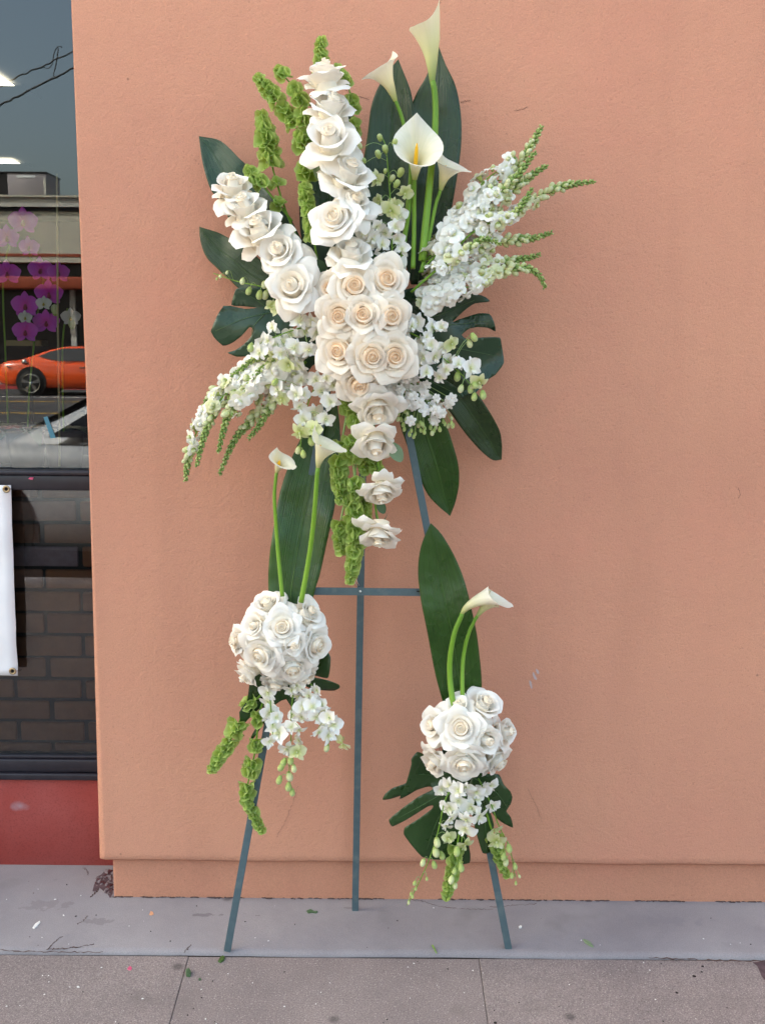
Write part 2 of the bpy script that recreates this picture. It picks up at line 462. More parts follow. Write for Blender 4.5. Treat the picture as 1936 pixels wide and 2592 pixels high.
# ------------------------------------------------------------------ the setting: ground
def boxobj(name, lo, hi, mat, parent=None, bevel=0.0, smooth=False):
    mb = MB(); c = [(a + b) / 2 for a, b in zip(lo, hi)]; h = [(b - a) / 2 for a, b in zip(lo, hi)]
    mb.box(c, h)
    me = mb.mesh(name, [mat], smooth)
    o = put(name, me, parent)
    if bevel:
        m = o.modifiers.new('bevel', 'BEVEL'); m.width = bevel; m.segments = 2
        me.polygons.foreach_set('use_smooth', [True] * 6)
    return o
WALL_X = P(222, 1000, 0).x
Z_SPLIT = P(600, 2181, 0).z
STRIP_FRONT = PG(968, 2412).y
RY = GLASS_Y - 0.01          # face of the red knee wall
g_ = put('ground', mesh_of('ground', [(-200, -200, -.16), (200, -200, -.16), (200, 200, -.16), (-200, 200, -.16)], [(0, 1, 2, 3)], [MAT['asphalt']]))
tag(g_, kind='structure')
# concrete strip at the foot of the wall, its front edge a little uneven
mb = MB()
xs = [-4 + 0.04 * k for k in range(201)]
prof = [(0.42, 0.0), (0.0, 0.0), (-.10, 0.0), (None, 0.0), (None, -0.004), (None, -0.014), (None, -.05)]
rows = []
for x in xs:
    e = STRIP_FRONT + 0.004 * noise.noise((x * 3, 0, 0)) + 0.0022 * noise.noise((x * 14, 4, 0))
    zz = 0.0012 * noise.noise((x * 5, 2, 1))
    rows.append([(x, .42, 0), (x, .06, 0), (x, -.10, zz), (x, e + .018, zz), (x, e + .006, zz - .003), (x, e, zz - .010), (x, e, -.06)])
vs = [v for r in rows for v in r]; n7 = 7
fs = [(i * n7 + j, i * n7 + j + 1, (i + 1) * n7 + j + 1, (i + 1) * n7 + j) for i in range(len(xs) - 1) for j in range(n7 - 1)]
strip = put('concrete_strip', mesh_of('concrete_strip', vs, fs, [MAT['strip']]))
tag(strip, kind='structure')
# pavement slabs
pave = thing('pavement', None, None); tag(pave, kind='structure')
bed = boxobj('bedding', (-8, -3.35, -.15), (8, STRIP_FRONT + .003, -.0135), flat('joint_grit', (.16, .145, .14, 1), .95, .1, var=.3, vs=80), pave)
jl0, jl1 = PG(478, 2412), PG(432, 2590)
jr0, jr1 = PG(1213, 2424), PG(1234, 2590)
def jline(a, b, y):
    return a.x + (b.x - a.x) * (y - a.y) / (b.y - a.y) * .55
W = jr0.x - jl0.x
cols = [(lambda y, k=k: jline(jl0, jl1, y) - W * k) for k in range(7, 0, -1)] + [lambda y: jline(jl0, jl1, y), lambda y: jline(jr0, jr1, y)] + [(lambda y, k=k: jline(jr0, jr1, y) + W * k) for k in range(1, 7)]
boxobj('edge_gap', (-8, STRIP_FRONT - .012, -.05), (8, STRIP_FRONT + .0025, -.0125), MAT['dark_gap'], pave)
ys = [STRIP_FRONT - .0062, STRIP_FRONT - .62, STRIP_FRONT - 1.25, -2.55, -3.3]
rs = random.Random(4)
for a, b in zip(cols, cols[1:]):
    for y0, y1 in zip(ys, ys[1:]):
        gp = .0006
        top = -.010 + rs.uniform(-.0012, .0012)
        q = [(a(y0) + gp, y0 - gp), (b(y0) - gp, y0 - gp), (b(y1) - gp, y1 + gp), (a(y1) + gp, y1 + gp)]
        i_ = .001
        q2 = [(q[0][0] + i_, q[0][1] - i_), (q[1][0] - i_, q[1][1] - i_), (q[2][0] - i_, q[2][1] + i_), (q[3][0] + i_, q[3][1] + i_)]
        vs = [(x, y, -.10) for x, y in q] + [(x, y, top - .0012) for x, y in q] + [(x, y, top) for x, y in q2]
        fs = [(0, 4, 5, 1), (1, 5, 6, 2), (2, 6, 7, 3), (3, 7, 4, 0), (4, 8, 9, 5), (5, 9, 10, 6), (6, 10, 11, 7), (7, 11, 8, 4), (8, 11, 10, 9)]
        fs = [f[::-1] for f in fs]
        put('slab', mesh_of('slab', vs, fs, [MAT['paving']], False), pave)
kerb = boxobj('kerb', (-40, -3.5, -.15), (40, -3.302, -.012), MAT['strip'], None, .015); tag(kerb, kind='structure')

# ------------------------------------------------------------------ stucco wall with its recessed base course
wall = thing('stucco_wall', 'peach coloured stucco wall standing behind the flower easel', 'wall', (WALL_X, 0, 0)); wall['kind'] = 'thing'
def wall_mesh():
    # front sheet with a gently undulating lower lip, plus returns
    x0, x1 = 0.0, 6.5
    vs = []; fs = []
    nx = 160
    cols_ = []
    for i in range(nx + 1):
        x = x0 + (x1 - x0) * (i / nx) ** 1.6
        zb = Z_SPLIT + .0035 * noise.noise((x * 4, 3, 0)) + .0015 * noise.noise((x * 22, 3, 0))
        fl = 0.010 * max(0, 1 - x / .03)
        cols_.append([(x, .03, zb + .004), (x, .004, zb), (x, -.001, zb + .006), (x, 0, zb + .02), (x, 0, 1.2), (x, 0, 8.0), (x, .5, 8.0)])  # upper part runs on unseen, its height chosen for the shade it casts
    # left return
    ret = [[(p[0] + .0, .5 if k != 6 else .5, p[2]) for k, p in enumerate(cols_[0])]]
    edge = [[(p[0] - .004 - (.012 if p[2] < Z_SPLIT + .05 else 0), p[1] + .006, p[2]) for p in cols_[0]]]
    C = [[(p[0] - .004 - (.008 if p[2] < Z_SPLIT + .05 else 0), .5, p[2]) for p in cols_[0]]] + edge + cols_
    for c in C: vs += c
    n = 7
    fs = [(i * n + j, (i + 1) * n + j, (i + 1) * n + j + 1, i * n + j + 1) for i in range(len(C) - 1) for j in range(n - 1)]
    return mesh_of('wall_face', vs, fs, [MAT['stucco']])
put('wall_face', wall_mesh(), wall)
bx0 = P(288, 2240, -.022).x - WALL_X
mb = MB(); mb.box(((bx0 + 6.5) / 2, .26, Z_SPLIT / 2 - .01), ((6.5 - bx0) / 2, .24, Z_SPLIT / 2 + .018))
bc = put('base_course', mb.mesh('base_course', [MAT['stucco_base']], False), wall)
mo = bc.modifiers.new('bevel', 'BEVEL'); mo.width = .006; mo.segments = 2
# dirt line where wall and strip meet
mb = MB()
for k in range(420):
    x = WALL_X + bx0 + rs.uniform(0, 2.3)
    if noise.noise((x * 5, 0, 7)) < -.12: continue
    mb.ball((x, .02 - rs.uniform(0, .006) * rs.random(), .001), rs.uniform(.0006, .0021), Vector((1, rs.uniform(-.2, .2), 0)), rs.uniform(1, 6), 5, 3)
dirt = put('dirt', mb.mesh('dirt', [flat('dirt_mat', (.10, .07, .065, 1), .95, .1)])); tag(dirt, 'dark crumbs of dirt along the foot of the wall', 'dirt', kind='stuff')
# broken concrete at the corner
mb = MB()
for k in range(70):
    u, v = rs.random(), rs.random()
    p = PG(286 - 46 * u * (.35 + .65 * math.sin(v * PI)) , 2204 + 60 * v, .0)
    r = rs.uniform(.002, .0065) * (1.1 - .5 * v)
    vv, ff, gg = ball((p.x, p.y, r * .25), r, Vector((rs.uniform(-1, 1), rs.uniform(-1, 1), rs.uniform(.2, 1))), 1.0 + rs.random(), 5, 3)
    vv = [q + Vector((rs.uniform(-1, 1), rs.uniform(-1, 1), rs.uniform(-1, 1))) * r * .3 for q in vv]
    mb.add(vv, ff, 0 if rs.random() < .6 else 1)
rub = put('rubble', mb.mesh('rubble', [flat('rubble_a', srgb(128, 116, 118), .95, .1, var=.3, vs=150), flat('rubble_b', srgb(96, 62, 64), .95, .1, var=.3, vs=150)], False))
tag(rub, 'crumbled dark rubble at the broken wall corner', 'rubble', kind='stuff')

# ------------------------------------------------------------------ shop front left of the wall
XL = -9.0
z_kt = P(100, 1972, -RY).z          # top of knee wall
z_f1 = P(100, 1916, -GLASS_Y).z
z_r0 = P(100, 1238, -GLASS_Y).z
z_r1 = P(100, 1188, -GLASS_Y).z
XR = WALL_X + .12
knee = thing('red_knee_wall', 'low dark red painted wall under the shop window', 'wall', (XR, RY, 0)); knee['kind'] = 'thing'
boxobj('wall_body', (XL - XR, 0, -.03), (0, .25, z_kt), MAT['red_paint'], knee, .004)
win = thing('shop_window', 'black framed shop window mirroring the street and an orange car', 'window', (XR, GLASS_Y, 0)); win['kind'] = 'thing'
W0 = XL - XR
boxobj('sill', (W0, -.022, z_kt + .001), (0, .02, z_kt + .020), MAT['frame_paint'], win, .003)
boxobj('bottom_rail', (W0, -.012, z_kt + .021), (0, .03, z_f1 - .004), MAT['frame_paint'], win, .003)
boxobj('glazing_bead', (W0, -.005, z_f1 - .003), (0, .012, z_f1 + .006), MAT['frame_paint'], win, .002)
boxobj('middle_rail', (W0, -.026, z_r0), (0, .03, z_r1 - .012), MAT['frame_paint'], win, .004)
boxobj('middle_rail_cap', (W0, -.034, z_r1 - .0115), (0, .012, z_r1), MAT['frame_paint'], win, .003)
def pane(name, z0, z1):
    put(name, mesh_of(name, [(W0, 0.006, z0), (0, 0.006, z0), (0, 0.006, z1), (W0, 0.006, z1)], [(0, 1, 2, 3)], [MAT['window_glass']]), win)
pane('lower_pane', z_f1 + .004, z_r0 - .001)
pane('upper_pane', z_r1 + .001, 3.9)
boxobj('top_rail', (W0, -.03, 3.9), (0, .04, 8.0), MAT['frame_paint'], win)  # carried up out of view with the wall to hold back the sun
boxobj('upper_jamb', (-.028, .008, z_r1 + .001), (0, .05, 3.899), MAT['frame_paint'], win)
bulk = thing('brick_bulkhead', 'dark brick wall seen through the lower shop glass', 'wall', (XR, GLASS_Y + .06, 0)); bulk['kind'] = 'thing'
boxobj('mortar_bed', (W0, .008, z_kt - .02), (0, .12, z_r1 - .02), MAT['mortar'], bulk)
# courses as seen
course_y = [(1238, 1260), (1269, 1318), (1327, 1375), (1384, 1434), (1442, 1489), (1499, 1546), (1554, 1602), (1611, 1660), (1667, 1714), (1723, 1767), (1776, 1821), (1829, 1874), (1882, 1902)]
joint_a = [201, 112, 205, 112, 210, 117, 214, 120, 216, 127, 213, 127, 216]
bdep = -(GLASS_Y + .06)
for k, (ya, yb) in enumerate(course_y):
    z1, z0 = P(100, ya, bdep).z, P(100, yb, bdep).z
    step = .128 * 1.0
    xj = P([100, 196, 104, 202, 110, 206, 116, 208, 120, 211, 131, 217, 133][k], ya, bdep).x
    nb = -2
    while True:
        xb = xj - XR - nb * .195 + rs.uniform(-.002, .002)
        if xb < -1.5: break
        if xb - .195 < .0:
            a, b = xb - .195 + .006, min(xb - .006, .0)
            h = .0 if b <= a else 1
            if h:
                mb = MB(); mb.box(((a + b) / 2, .010 + rs.uniform(-.003, .003), (z0 + z1) / 2), ((b - a) / 2, .012, (z1 - z0) / 2))
                bo = put('brick', mb.mesh('brick', [MAT['brick']], True), bulk)
                m = bo.modifiers.new('bevel', 'BEVEL'); m.width = .005; m.segments = 2
        nb += 1
# banner with grommets
ban = thing('white_banner', 'blank white vinyl banner with metal eyelets on the lower shop glass', 'banner', P(20, 1470, -GLASS_Y + .035))
bo_ = ban.location
b_tr, b_br = P(29, 1228, -GLASS_Y + .035) - bo_, P(45, 1711, -GLASS_Y + .035) - bo_
def bfn(u, v):
    rr = b_br.lerp(b_tr, v); x = rr.x + (u - 1) * .55
    return Vector((x + .0015 * noise.noise((v * 9, 1, 0)) * (u > .99), .004 * noise.noise((u * 6, v * 7, 0)) + .0025 * math.sin(u * 9 + v * 3), rr.z + (.004 * noise.noise((u * 8, 3, 0)))))
v_, f_, g__, u__ = grid(40, 30, bfn)
bb = put('vinyl_sheet', mesh_of('vinyl_sheet', v_, f_, [MAT['banner']]), ban)
so = bb.modifiers.new('thick', 'SOLIDIFY'); so.thickness = .0015
for gx, gy in ((17, 1238), (33, 1699)):
    c = P(gx, gy, -GLASS_Y + .040) - bo_
    mb = MB()
    ring = [c + Vector((math.cos(a) * .0075, 0, math.sin(a) * .0075)) for a in [2 * PI * k / 20 for k in range(21)]]
    mb.tube(ring, .0030, 6)
    mb.ball(c + Vector((0, .001, 0)), .0055, Vector((0, 1, 0)), .15, 10, 4, 1)
    put('eyelet', mb.mesh('eyelet', [MAT['brass'], MAT['dark_gap']]), ban)
    mb2 = MB(); mb2.tube([c, c + Vector((.012, -.001, .001)), c + Vector((.020, .012, .0))], .0007, 5)
    put('tie_wire', mb2.mesh('tie_wire', [MAT['dark_gap']]), ban)

# hairline cracks and scrapes on the stucco
def crack(pts, r=.0007, seed=0, d=.0004, par=wall):
    rr = random.Random(seed); C = catmull([P(x, y, d) for x, y in pts], 6 * len(pts)); o = Vector(par.location)
    C = [c + Vector((rr.uniform(-.0016, .0016), 0, rr.uniform(-.0016, .0016))) for c in C]
    mb = MB(); n = len(C); mb.tube([c - o for c in C], [r * rr.uniform(.25, 1.0) for _ in C], 4)
    put('crack', mb.mesh('crack', [MAT['crack_dark']]), par)
flat('crack_dark', (.10, .06, .05, 1), .95, .1)
crack([(872,226),(886,234),(898,240),(915,246),(934,252)], .0005, 1)
crack([(1166,259),(1178,256),(1190,254)], .0006, 2); crack([(1302,280),(1318,277),(1334,272)], .0006, 3)
crack([(1866,1235),(1872,1250),(1868,1262)], .0005, 5)
crack([(700,2120),(722,2080),(742,2030),(754,1990)], .0004, 6); crack([(1335,1995),(1352,2030),(1372,2080)], .0004, 7)

flat('scrape', (.50, .40, .40, 1), .9, .2)
for sx, sy, w, h in ((1343, 1732, 5, 16), (1352, 1712, 7, 12), (1360, 1700, 4, 9)):
    rr = random.Random(sx); pts = [(sx + w * math.cos(a) * rr.uniform(.3, 1) + math.sin(a) * 3, sy + h * math.sin(a) * rr.uniform(.6, 1)) for a in [k * PI / 5 for k in range(10)]]
    put('scrape', mesh_of('scrape', [P(x, y, .0006) - wall.location for x, y in pts], [tuple(range(10))], [MAT['scrape']], False), wall)

# cracks and the broken patch in the concrete
def gcrack(pts, r, seed, par):
    rr = random.Random(seed); C = catmull([PG(x, y, .0002) for x, y in pts], 8 * len(pts))
    C = [c + Vector((rr.uniform(-.003, .003), rr.uniform(-.003, .003), 0)) for c in C]
    mb = MB(); mb.tube(C, [r * rr.uniform(.2, 1.0) for _ in C], 4); put('crack', mb.mesh('crack', [MAT['crack_dark']]), par)
gcrack([(1044,2278),(1062,2279),(1092,2288),(1130,2297),(1180,2301),(1246,2302)], .0010, 1, strip)
gcrack([(120,2404),(132,2392),(146,2378),(160,2370)], .0012, 2, strip); gcrack([(128,2402),(170,2400),(206,2396),(236,2390)], .0015, 3, strip)
gcrack([(212,2196),(220,2204),(224,2214)], .0012, 4, strip); gcrack([(228,2272),(240,2262),(252,2250)], .0020, 5, strip); gcrack([(196,2340),(212,2330),(222,2318)], .0010, 6, strip)
gcrack([(468,2410),(476,2400),(484,2392)], .0010, 7, strip); gcrack([(1240,2296),(1300,2292),(1360,2288)], .0010, 8, strip)
gcrack([(0,2404),(60,2408),(140,2409),(260,2410)], .0013, 9, strip); gcrack([(1640,2424),(1740,2428),(1830,2431),(1936,2432)], .0018, 10, strip)
rr = random.Random(8)
q = [(236,2254),(240,2240),(246,2228),(244,2220),(256,2214),(264,2207),(276,2206),(287,2203),(288,2262),(280,2272),(272,2262),(262,2252),(254,2246),(246,2256)]
put('broken_patch', mesh_of('broken_patch', [PG(x + rr.uniform(-2, 2), y + rr.uniform(-2, 2), .0010) for x, y in q], [tuple(range(len(q)))], [flat('patch_dark', srgb(92, 76, 80), .95, .1, var=.6, vs=60)], False), strip)
q = [(1904,2436),(1916,2446),(1926,2470),(1938,2486),(1960,2490),(1960,2430)]
put('broken_patch', mesh_of('broken_patch', [PG(x, y, -.0085) for x, y in q], [tuple(range(len(q)))], [MAT['patch_dark']], False), pave)
# ------------------------------------------------------------------ easel
EAS = []
apex = P(924, 560, .13)
def bar(name, a, b, w, dp, parent, mat='easel_paint', cut=False):
    """flat metal channel from a to b (local to parent), facing -y"""
    a = Vector(a); b = Vector(b); z = (b - a).normalized(); x = Vector((1, 0, 0)) if abs(z.x) < .8 else Vector((0, 0, 1))
    x = (x - z * x.dot(z)).normalized(); y = z.cross(x)
    L = (b - a).length
    M = Matrix.Translation(a) @ Matrix((x, y, z)).transposed().to_4x4()
    mb = MB()
    t = .0016
    sgn = 1 if y.y > 0 else -1
    # U channel: face towards the viewer (-y) and two lips going back
    pr = [(-w, 0), (w, 0), (w, dp * sgn), (w - t, dp * sgn), (w - t, t * sgn), (-w + t, t * sgn), (-w + t, dp * sgn), (-w, dp * sgn)]
    n = len(pr); ks = [0, .004, L - .004, L]
    vs = []
    for k, zz in enumerate(ks):
        s_ = .86 if k in (0, 3) else 1
        vs += [(px_ * s_, py_, zz) for px_, py_ in pr]
    fs = [(k * n + j, k * n + (j + 1) % n, (k + 1) * n + (j + 1) % n, (k + 1) * n + j) for k in range(3) for j in range(n)]
    fs += [tuple(range(n)), tuple(range(3 * n, 4 * n))]
    mb.add(vs, fs, 0, None, M)
    me = mb.mesh(name, [MAT[mat]], False)
    o = put(name, me, parent)
    m = o.modifiers.new('bevel', 'BEVEL'); m.width = .0008; m.segments = 1
    return o
easel = thing('floral_easel', 'green painted metal floral easel with three legs and a crossbar', 'easel', (0, 0, 0))
fl, fr_ = PG(575, 2409), PG(1287, 2403)
fb = PG(899, 2306)
def on_leg(foot, top, z):
    t = (z - foot.z) / (top.z - foot.z); return foot.lerp(top, t)
# tops of the front legs found from where the photo shows them
topL = P(897, 600, .115); topR = P(938, 600, .115)
pL = P(668, 1890, .198); 
kL = 1.0
footL, footR = fl, fr_
bar('leg', footL, topL, .0088, .008, easel)
bar('leg', footR, topR, .0088, .008, easel)
bk_top = P(925, 760, .09)
bar('leg', fb, bk_top, .0088, .008, easel)
cbL = P(742, 1495, .186); cbR = P(1112, 1499, .186)
cb = bar('crossbar', cbL + Vector((0, -.004, 0)), cbR + Vector((0, -.004, 0)), .0092, .003, easel)
mb = MB(); c = P(1059, 1497, .1925); mb.box(c, (.0042, .0006, .0016)); put('slot', mb.mesh('slot', [MAT['dark_gap']], False), easel)
mb = MB()
for p0, p1, p2 in (((892, 1452), (896, 1466), (905, 1484)), ((893, 1452), (900, 1464), (909, 1482)), ((893, 1458), (895, 1470), (902, 1482))):
    mb.tube([P(*p0, .215), P(*p1, .225), P(*p2, .215)], .0007, 5)
put('wire', mb.mesh('wire', [MAT['steel']]), easel)
for bx_, by_, bd_ in ((748, 1495, .1925), (1106, 1499, .1925), (912, 1497, .1925)):
    mb = MB(); mb.ball(P(bx_, by_, bd_), .0032, Vector((0, 1, 0)), .6, 8, 4); put('bolt', mb.mesh('bolt', [MAT['steel']]), easel)
# hub plate at the top
mb = MB(); mb.box(P(918, 640, .108), (.035, .003, .05)); put('hinge_plate', mb.mesh('hinge_plate', [MAT['easel_paint']], False), easel)

# ------------------------------------------------------------------ foam cages that hold the stems
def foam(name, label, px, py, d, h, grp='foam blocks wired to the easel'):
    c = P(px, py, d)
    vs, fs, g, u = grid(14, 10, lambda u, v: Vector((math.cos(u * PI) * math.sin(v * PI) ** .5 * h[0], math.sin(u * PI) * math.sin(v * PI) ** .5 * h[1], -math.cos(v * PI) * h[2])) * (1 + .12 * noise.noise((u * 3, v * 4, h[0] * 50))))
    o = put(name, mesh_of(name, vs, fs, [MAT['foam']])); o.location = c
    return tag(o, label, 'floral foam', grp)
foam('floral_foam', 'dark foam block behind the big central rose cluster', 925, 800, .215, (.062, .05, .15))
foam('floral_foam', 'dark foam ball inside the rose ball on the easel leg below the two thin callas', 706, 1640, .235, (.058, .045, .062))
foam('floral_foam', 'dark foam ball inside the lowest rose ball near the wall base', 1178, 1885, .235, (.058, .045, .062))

# ------------------------------------------------------------------ roses
def petal_mesh(name, seed, r0, H, dphi, a0, a1, tip, roll, rnd, point, spiral=0.0, mat='rose_petal', nu=8, nv=7, z0=0.0, lift=0.0, ruf=.03):
    rr = random.Random(seed)
    ph = rr.uniform(0, 6.28); asym = rr.uniform(-.25, .25)
    prof = []
    N = 24; r, z = r0, z0
    for k in range(N + 1):
        v = k / N
        prof.append((r, z))
        a = a0 + (a1 - a0) * v ** 1.4 + tip * max(0, (v - .68) / .32) ** 1.6
        r += H / N * math.sin(a); z += H / N * math.cos(a)
    def fn(u, v):
        ve = v * (1 - rnd * abs(u) ** 2.4 * v ** 1.5)
        ve = ve * (1 + point * (1 - min(1, abs(u) * 2.2)) * max(0, v - .7) / .3 * .25)
        ve = min(ve, 1.12)
        k = min(ve, 1.0) * N; i = min(int(k), N - 1); t = k - i
        r = prof[i][0] * (1 - t) + prof[i + 1][0] * t; z = prof[i][1] * (1 - t) + prof[i + 1][1] * t
        if ve > 1:
            dr, dz = prof[N][0] - prof[N - 1][0], prof[N][1] - prof[N - 1][1]
            r += dr * (ve - 1) * N; z += dz * (ve - 1) * N
        w = (.34 + .66 * math.sin(min(1, v * 1.15) * PI / 2) ** .9)
        taper = 1 - point * .55 * max(0, (v - .55) / .45) ** 1.5
        ang = (u + asym * (1 - u * u) * v * .3) * dphi * w * taper * (r0 * .5 + .28) / max(r * .5 + .14, .12) if spiral == 0 else u * dphi * (.6 + .4 * v)
        r2 = r + spiral * (u + 1) * .5
        e = roll * max(0, (abs(u) - .42) / .58) ** 1.7 * v ** 2.2
        z2 = z - e * math.sin(a1) * .9
        r2 += e * math.cos(a1) * .6
        z2 += ruf * math.sin(u * 6 + ph) * v ** 2 + lift * (u * u) * v
        r2 += ruf * .6 * math.sin(u * 4 - ph * 2) * v ** 2
        return Vector((r2 * math.cos(ang), r2 * math.sin(ang), z2))
    vs, fs, g, uu = grid(nu, nv, fn)
    return mesh_of(name, vs, fs, [MAT[mat]], True, g, None, uu)
def shell_mesh(name, seed, rho, zr, span, grow, deep, outw, mat, curl=.02):
    """one furled petal of the heart: its rim runs as part of a spiral, its outer face drops steeply"""
    rr = random.Random(seed); ph = rr.uniform(0, 6); tw = rr.uniform(-.02, .02)
    def fn(u, v):
        s = (u + 1) * .5
        r0 = rho + grow * s
        ztop = zr - (1.9 if outw < .5 else 0) * r0 * r0 - .035 * abs(u) ** 3 + .010 * math.sin(u * 3 + ph) + tw * u
        q = 1 - v
        r = r0 + outw * q ** .55 * (.35 + .65 * q)
        z = ztop - deep * q
        if v > .86:
            e = (v - .86) / .14
            r += curl * e * e * (.5 + rho * 2.5); z += .006 * e
        a = u * span
        return Vector((r * math.cos(a), r * math.sin(a), z))
    v_, f_, g_, u_ = grid(14, 9, fn)
    return mesh_of(name, v_, f_, [MAT[mat]], True, g_, None, u_)
_pc = {}
def pm(key, **kw):
    if key not in _pc: _pc[key] = petal_mesh('petal', **kw)
    return _pc[key]
D_ = rad
def rose_parts(kind, seed, white):
    """list of (mesh, angle about the axis, tilt, scale)"""
    rr = random.Random(seed)
    out = []
    mo, mh = ('rose_white', 'rose_white_heart') if white else ('rose_petal', 'rose_heart')
    GA = 2.39996
    vk = seed % 5
    W = 'w' if white else 'p'
    if kind == 'spiral':
        rad_ = [.018, .050, .086, .124, .164, .206, .250, .296]
        for k, rh in enumerate(rad_):
            key = (kind, W, 'c', k, vk)
            if key not in _pc: _pc[key] = shell_mesh('petal', seed * 31 + k, rh, .92 - (.03 if k > 5 else 0) - (.05 if k > 6 else 0), 1.9 if k < 6 else 1.4, .036, .36 + .03 * k, .09 + .020 * k, mh if k < 6 else mo, .012 + .020 * k)
            out.append((_pc[key], k * GA + rr.uniform(-.25, .25), rr.uniform(-.03, .03), 1))
        for k in range(3):
            m = pm((kind, W, 'm', k, vk), seed=seed * 31 + 20 + k, r0=.33, H=.64, dphi=1.35, a0=D_(2), a1=D_(14 + k * 6), tip=D_(66), roll=.10, rnd=.16, point=.15, mat=mo, ruf=.018)
            out.append((m, k * 2.1 + rr.uniform(-.3, .3) + seed, rr.uniform(-.05, .05), 1))
        for k in range(4):
            m = pm((kind, W, 'o', k, vk), seed=seed * 31 + 30 + k, r0=.24, H=.84, dphi=1.3, a0=D_(22), a1=D_(50 + k * 3), tip=D_(50), roll=.20, rnd=.16, point=.30, mat=mo, ruf=.026)
            out.append((m, k * PI / 2 + .6 + rr.uniform(-.3, .3) + seed, rr.uniform(-.1, .1), rr.uniform(.92, 1.05)))
        for k in range(5):
            m = pm((kind, W, 'q', k, vk), seed=seed * 31 + 40 + k, r0=.2, H=.98, dphi=1.25, a0=D_(40), a1=D_(76 + k * 3), tip=D_(30), roll=.24, rnd=.14, point=.4, mat=mo, ruf=.03)
            out.append((m, k * 2 * PI / 5 + rr.uniform(-.3, .3) + seed * 2, rr.uniform(-.1, .1), rr.uniform(.88, 1.08)))
    elif kind == 'cup':
        rad_ = [.018, .058, .108, .165, .225]
        for k, rh in enumerate(rad_):
            key = (kind, W, 'c', k, vk)
            if key not in _pc: _pc[key] = shell_mesh('petal', seed * 17 + k, rh, 1.16 - .025 * k, 1.9 if k < 3 else 1.5, .034, .60 + .07 * k, .12 + .035 * k, mh if k < 3 else mo, .03 + .03 * k)
            out.append((_pc[key], k * GA + rr.uniform(-.25, .25), rr.uniform(-.05, .05), 1))
        for k in range(3):
            m = pm((kind, W, 'm', k, vk), seed=seed * 17 + 20 + k, r0=.24, H=1.0, dphi=1.5, a0=D_(16), a1=D_(6 + k * 9), tip=D_(64 + 8 * k), roll=.14, rnd=.14, point=.3, mat=mo, ruf=.02)
            out.append((m, k * 2.1 + rr.uniform(-.35, .35) + seed, rr.uniform(-.06, .12), 1))
        for k in range(3):
            m = pm((kind, W, 'o', k, vk), seed=seed * 17 + 30 + k, r0=.16, H=1.10, dphi=1.5, a0=D_(40), a1=D_(34 + k * 9), tip=D_(92), roll=.16, rnd=.12, point=.45, mat=mo, ruf=.02)
            out.append((m, k * 2.1 + 1.0 + rr.uniform(-.5, .5) + seed, rr.uniform(-.16, .20), rr.uniform(.86, 1.06)))
        for k in range(4):
            m = pm((kind, W, 'q', k, vk), seed=seed * 17 + 40 + k, r0=.10, H=1.02, dphi=1.45, a0=D_(62), a1=D_(98 + k * 9), tip=D_(30), roll=.18, rnd=.10, point=.55, mat=mo, ruf=.025)
            out.append((m, k * PI / 2 + .7 + rr.uniform(-.5, .5) + seed, rr.uniform(-.2, .35), rr.uniform(.78, 1.04)))
    else:
        # reflexed rose: tall furled cone and a skirt of pointed petals
        rad_ = [.018, .055, .105, .160, .220]
        for k, rh in enumerate(rad_):
            key = (kind, W, 'c', k, vk)
            if key not in _pc: _pc[key] = shell_mesh('petal', seed * 17 + k, rh, 1.06 - .03 * k - (.05 if k > 3 else 0), 1.9 if k < 4 else 1.5, .034, .55 + .07 * k, .10 + .030 * k, mh, .03 + .04 * k)
            out.append((_pc[key], k * GA + rr.uniform(-.25, .25), rr.uniform(-.04, .04), 1))
        for k in range(3):
            m = pm((kind, W, 'm', k, vk), seed=seed * 17 + 20 + k, r0=.25, H=.90, dphi=1.5, a0=D_(16), a1=D_(4 + k * 9), tip=D_(74), roll=.16, rnd=.14, point=.35, mat=mo, ruf=.02)
            out.append((m, k * 2.1 + rr.uniform(-.35, .35) + seed, rr.uniform(-.06, .1), 1))
        for k in range(4):
            m = pm((kind, W, 'o', k, vk), seed=seed * 17 + 30 + k, r0=.16, H=1.02, dphi=1.35, a0=D_(34), a1=D_(58 + k * 5), tip=D_(58), roll=.22, rnd=.12, point=.55, mat=mo, ruf=.018)
            out.append((m, k * PI / 2 + rr.uniform(-.4, .4) + seed, rr.uniform(-.22, .22), rr.uniform(.86, 1.1)))
        for k in range(4):
            m = pm((kind, W, 'q', k, vk), seed=seed * 17 + 40 + k, r0=.12, H=1.10, dphi=1.35, a0=D_(56), a1=D_(90 + k * 6), tip=D_(40), roll=.24, rnd=.10, point=.65, mat=mo, ruf=.022)
            out.append((m, k * PI / 2 + .7 + rr.uniform(-.4, .4) + seed, rr.uniform(-.25, .25), rr.uniform(.84, 1.1)))
    return out
def calyx_mesh():
    mb = MB()
    mb.ball((0, 0, -.06), .11, Vector((0, 0, 1)), 1.3, 8, 5, 0)
    for k in range(5):
        a = k * 2 * PI / 5 + .3
        v_, f_, g_, u_ = grid(2, 5, lambda u, v: Vector(((.08 + .42 * v) * math.cos(a) - u * .06 * math.sin(a) * (1 - v), (.08 + .42 * v) * math.sin(a) + u * .06 * math.cos(a) * (1 - v), -.05 - .35 * v * v)))
        mb.add(v_, f_, 0, g_)
    return mb.mesh('calyx', [MAT['rose_leaf']])
CALYX = calyx_mesh()
HEART = {}
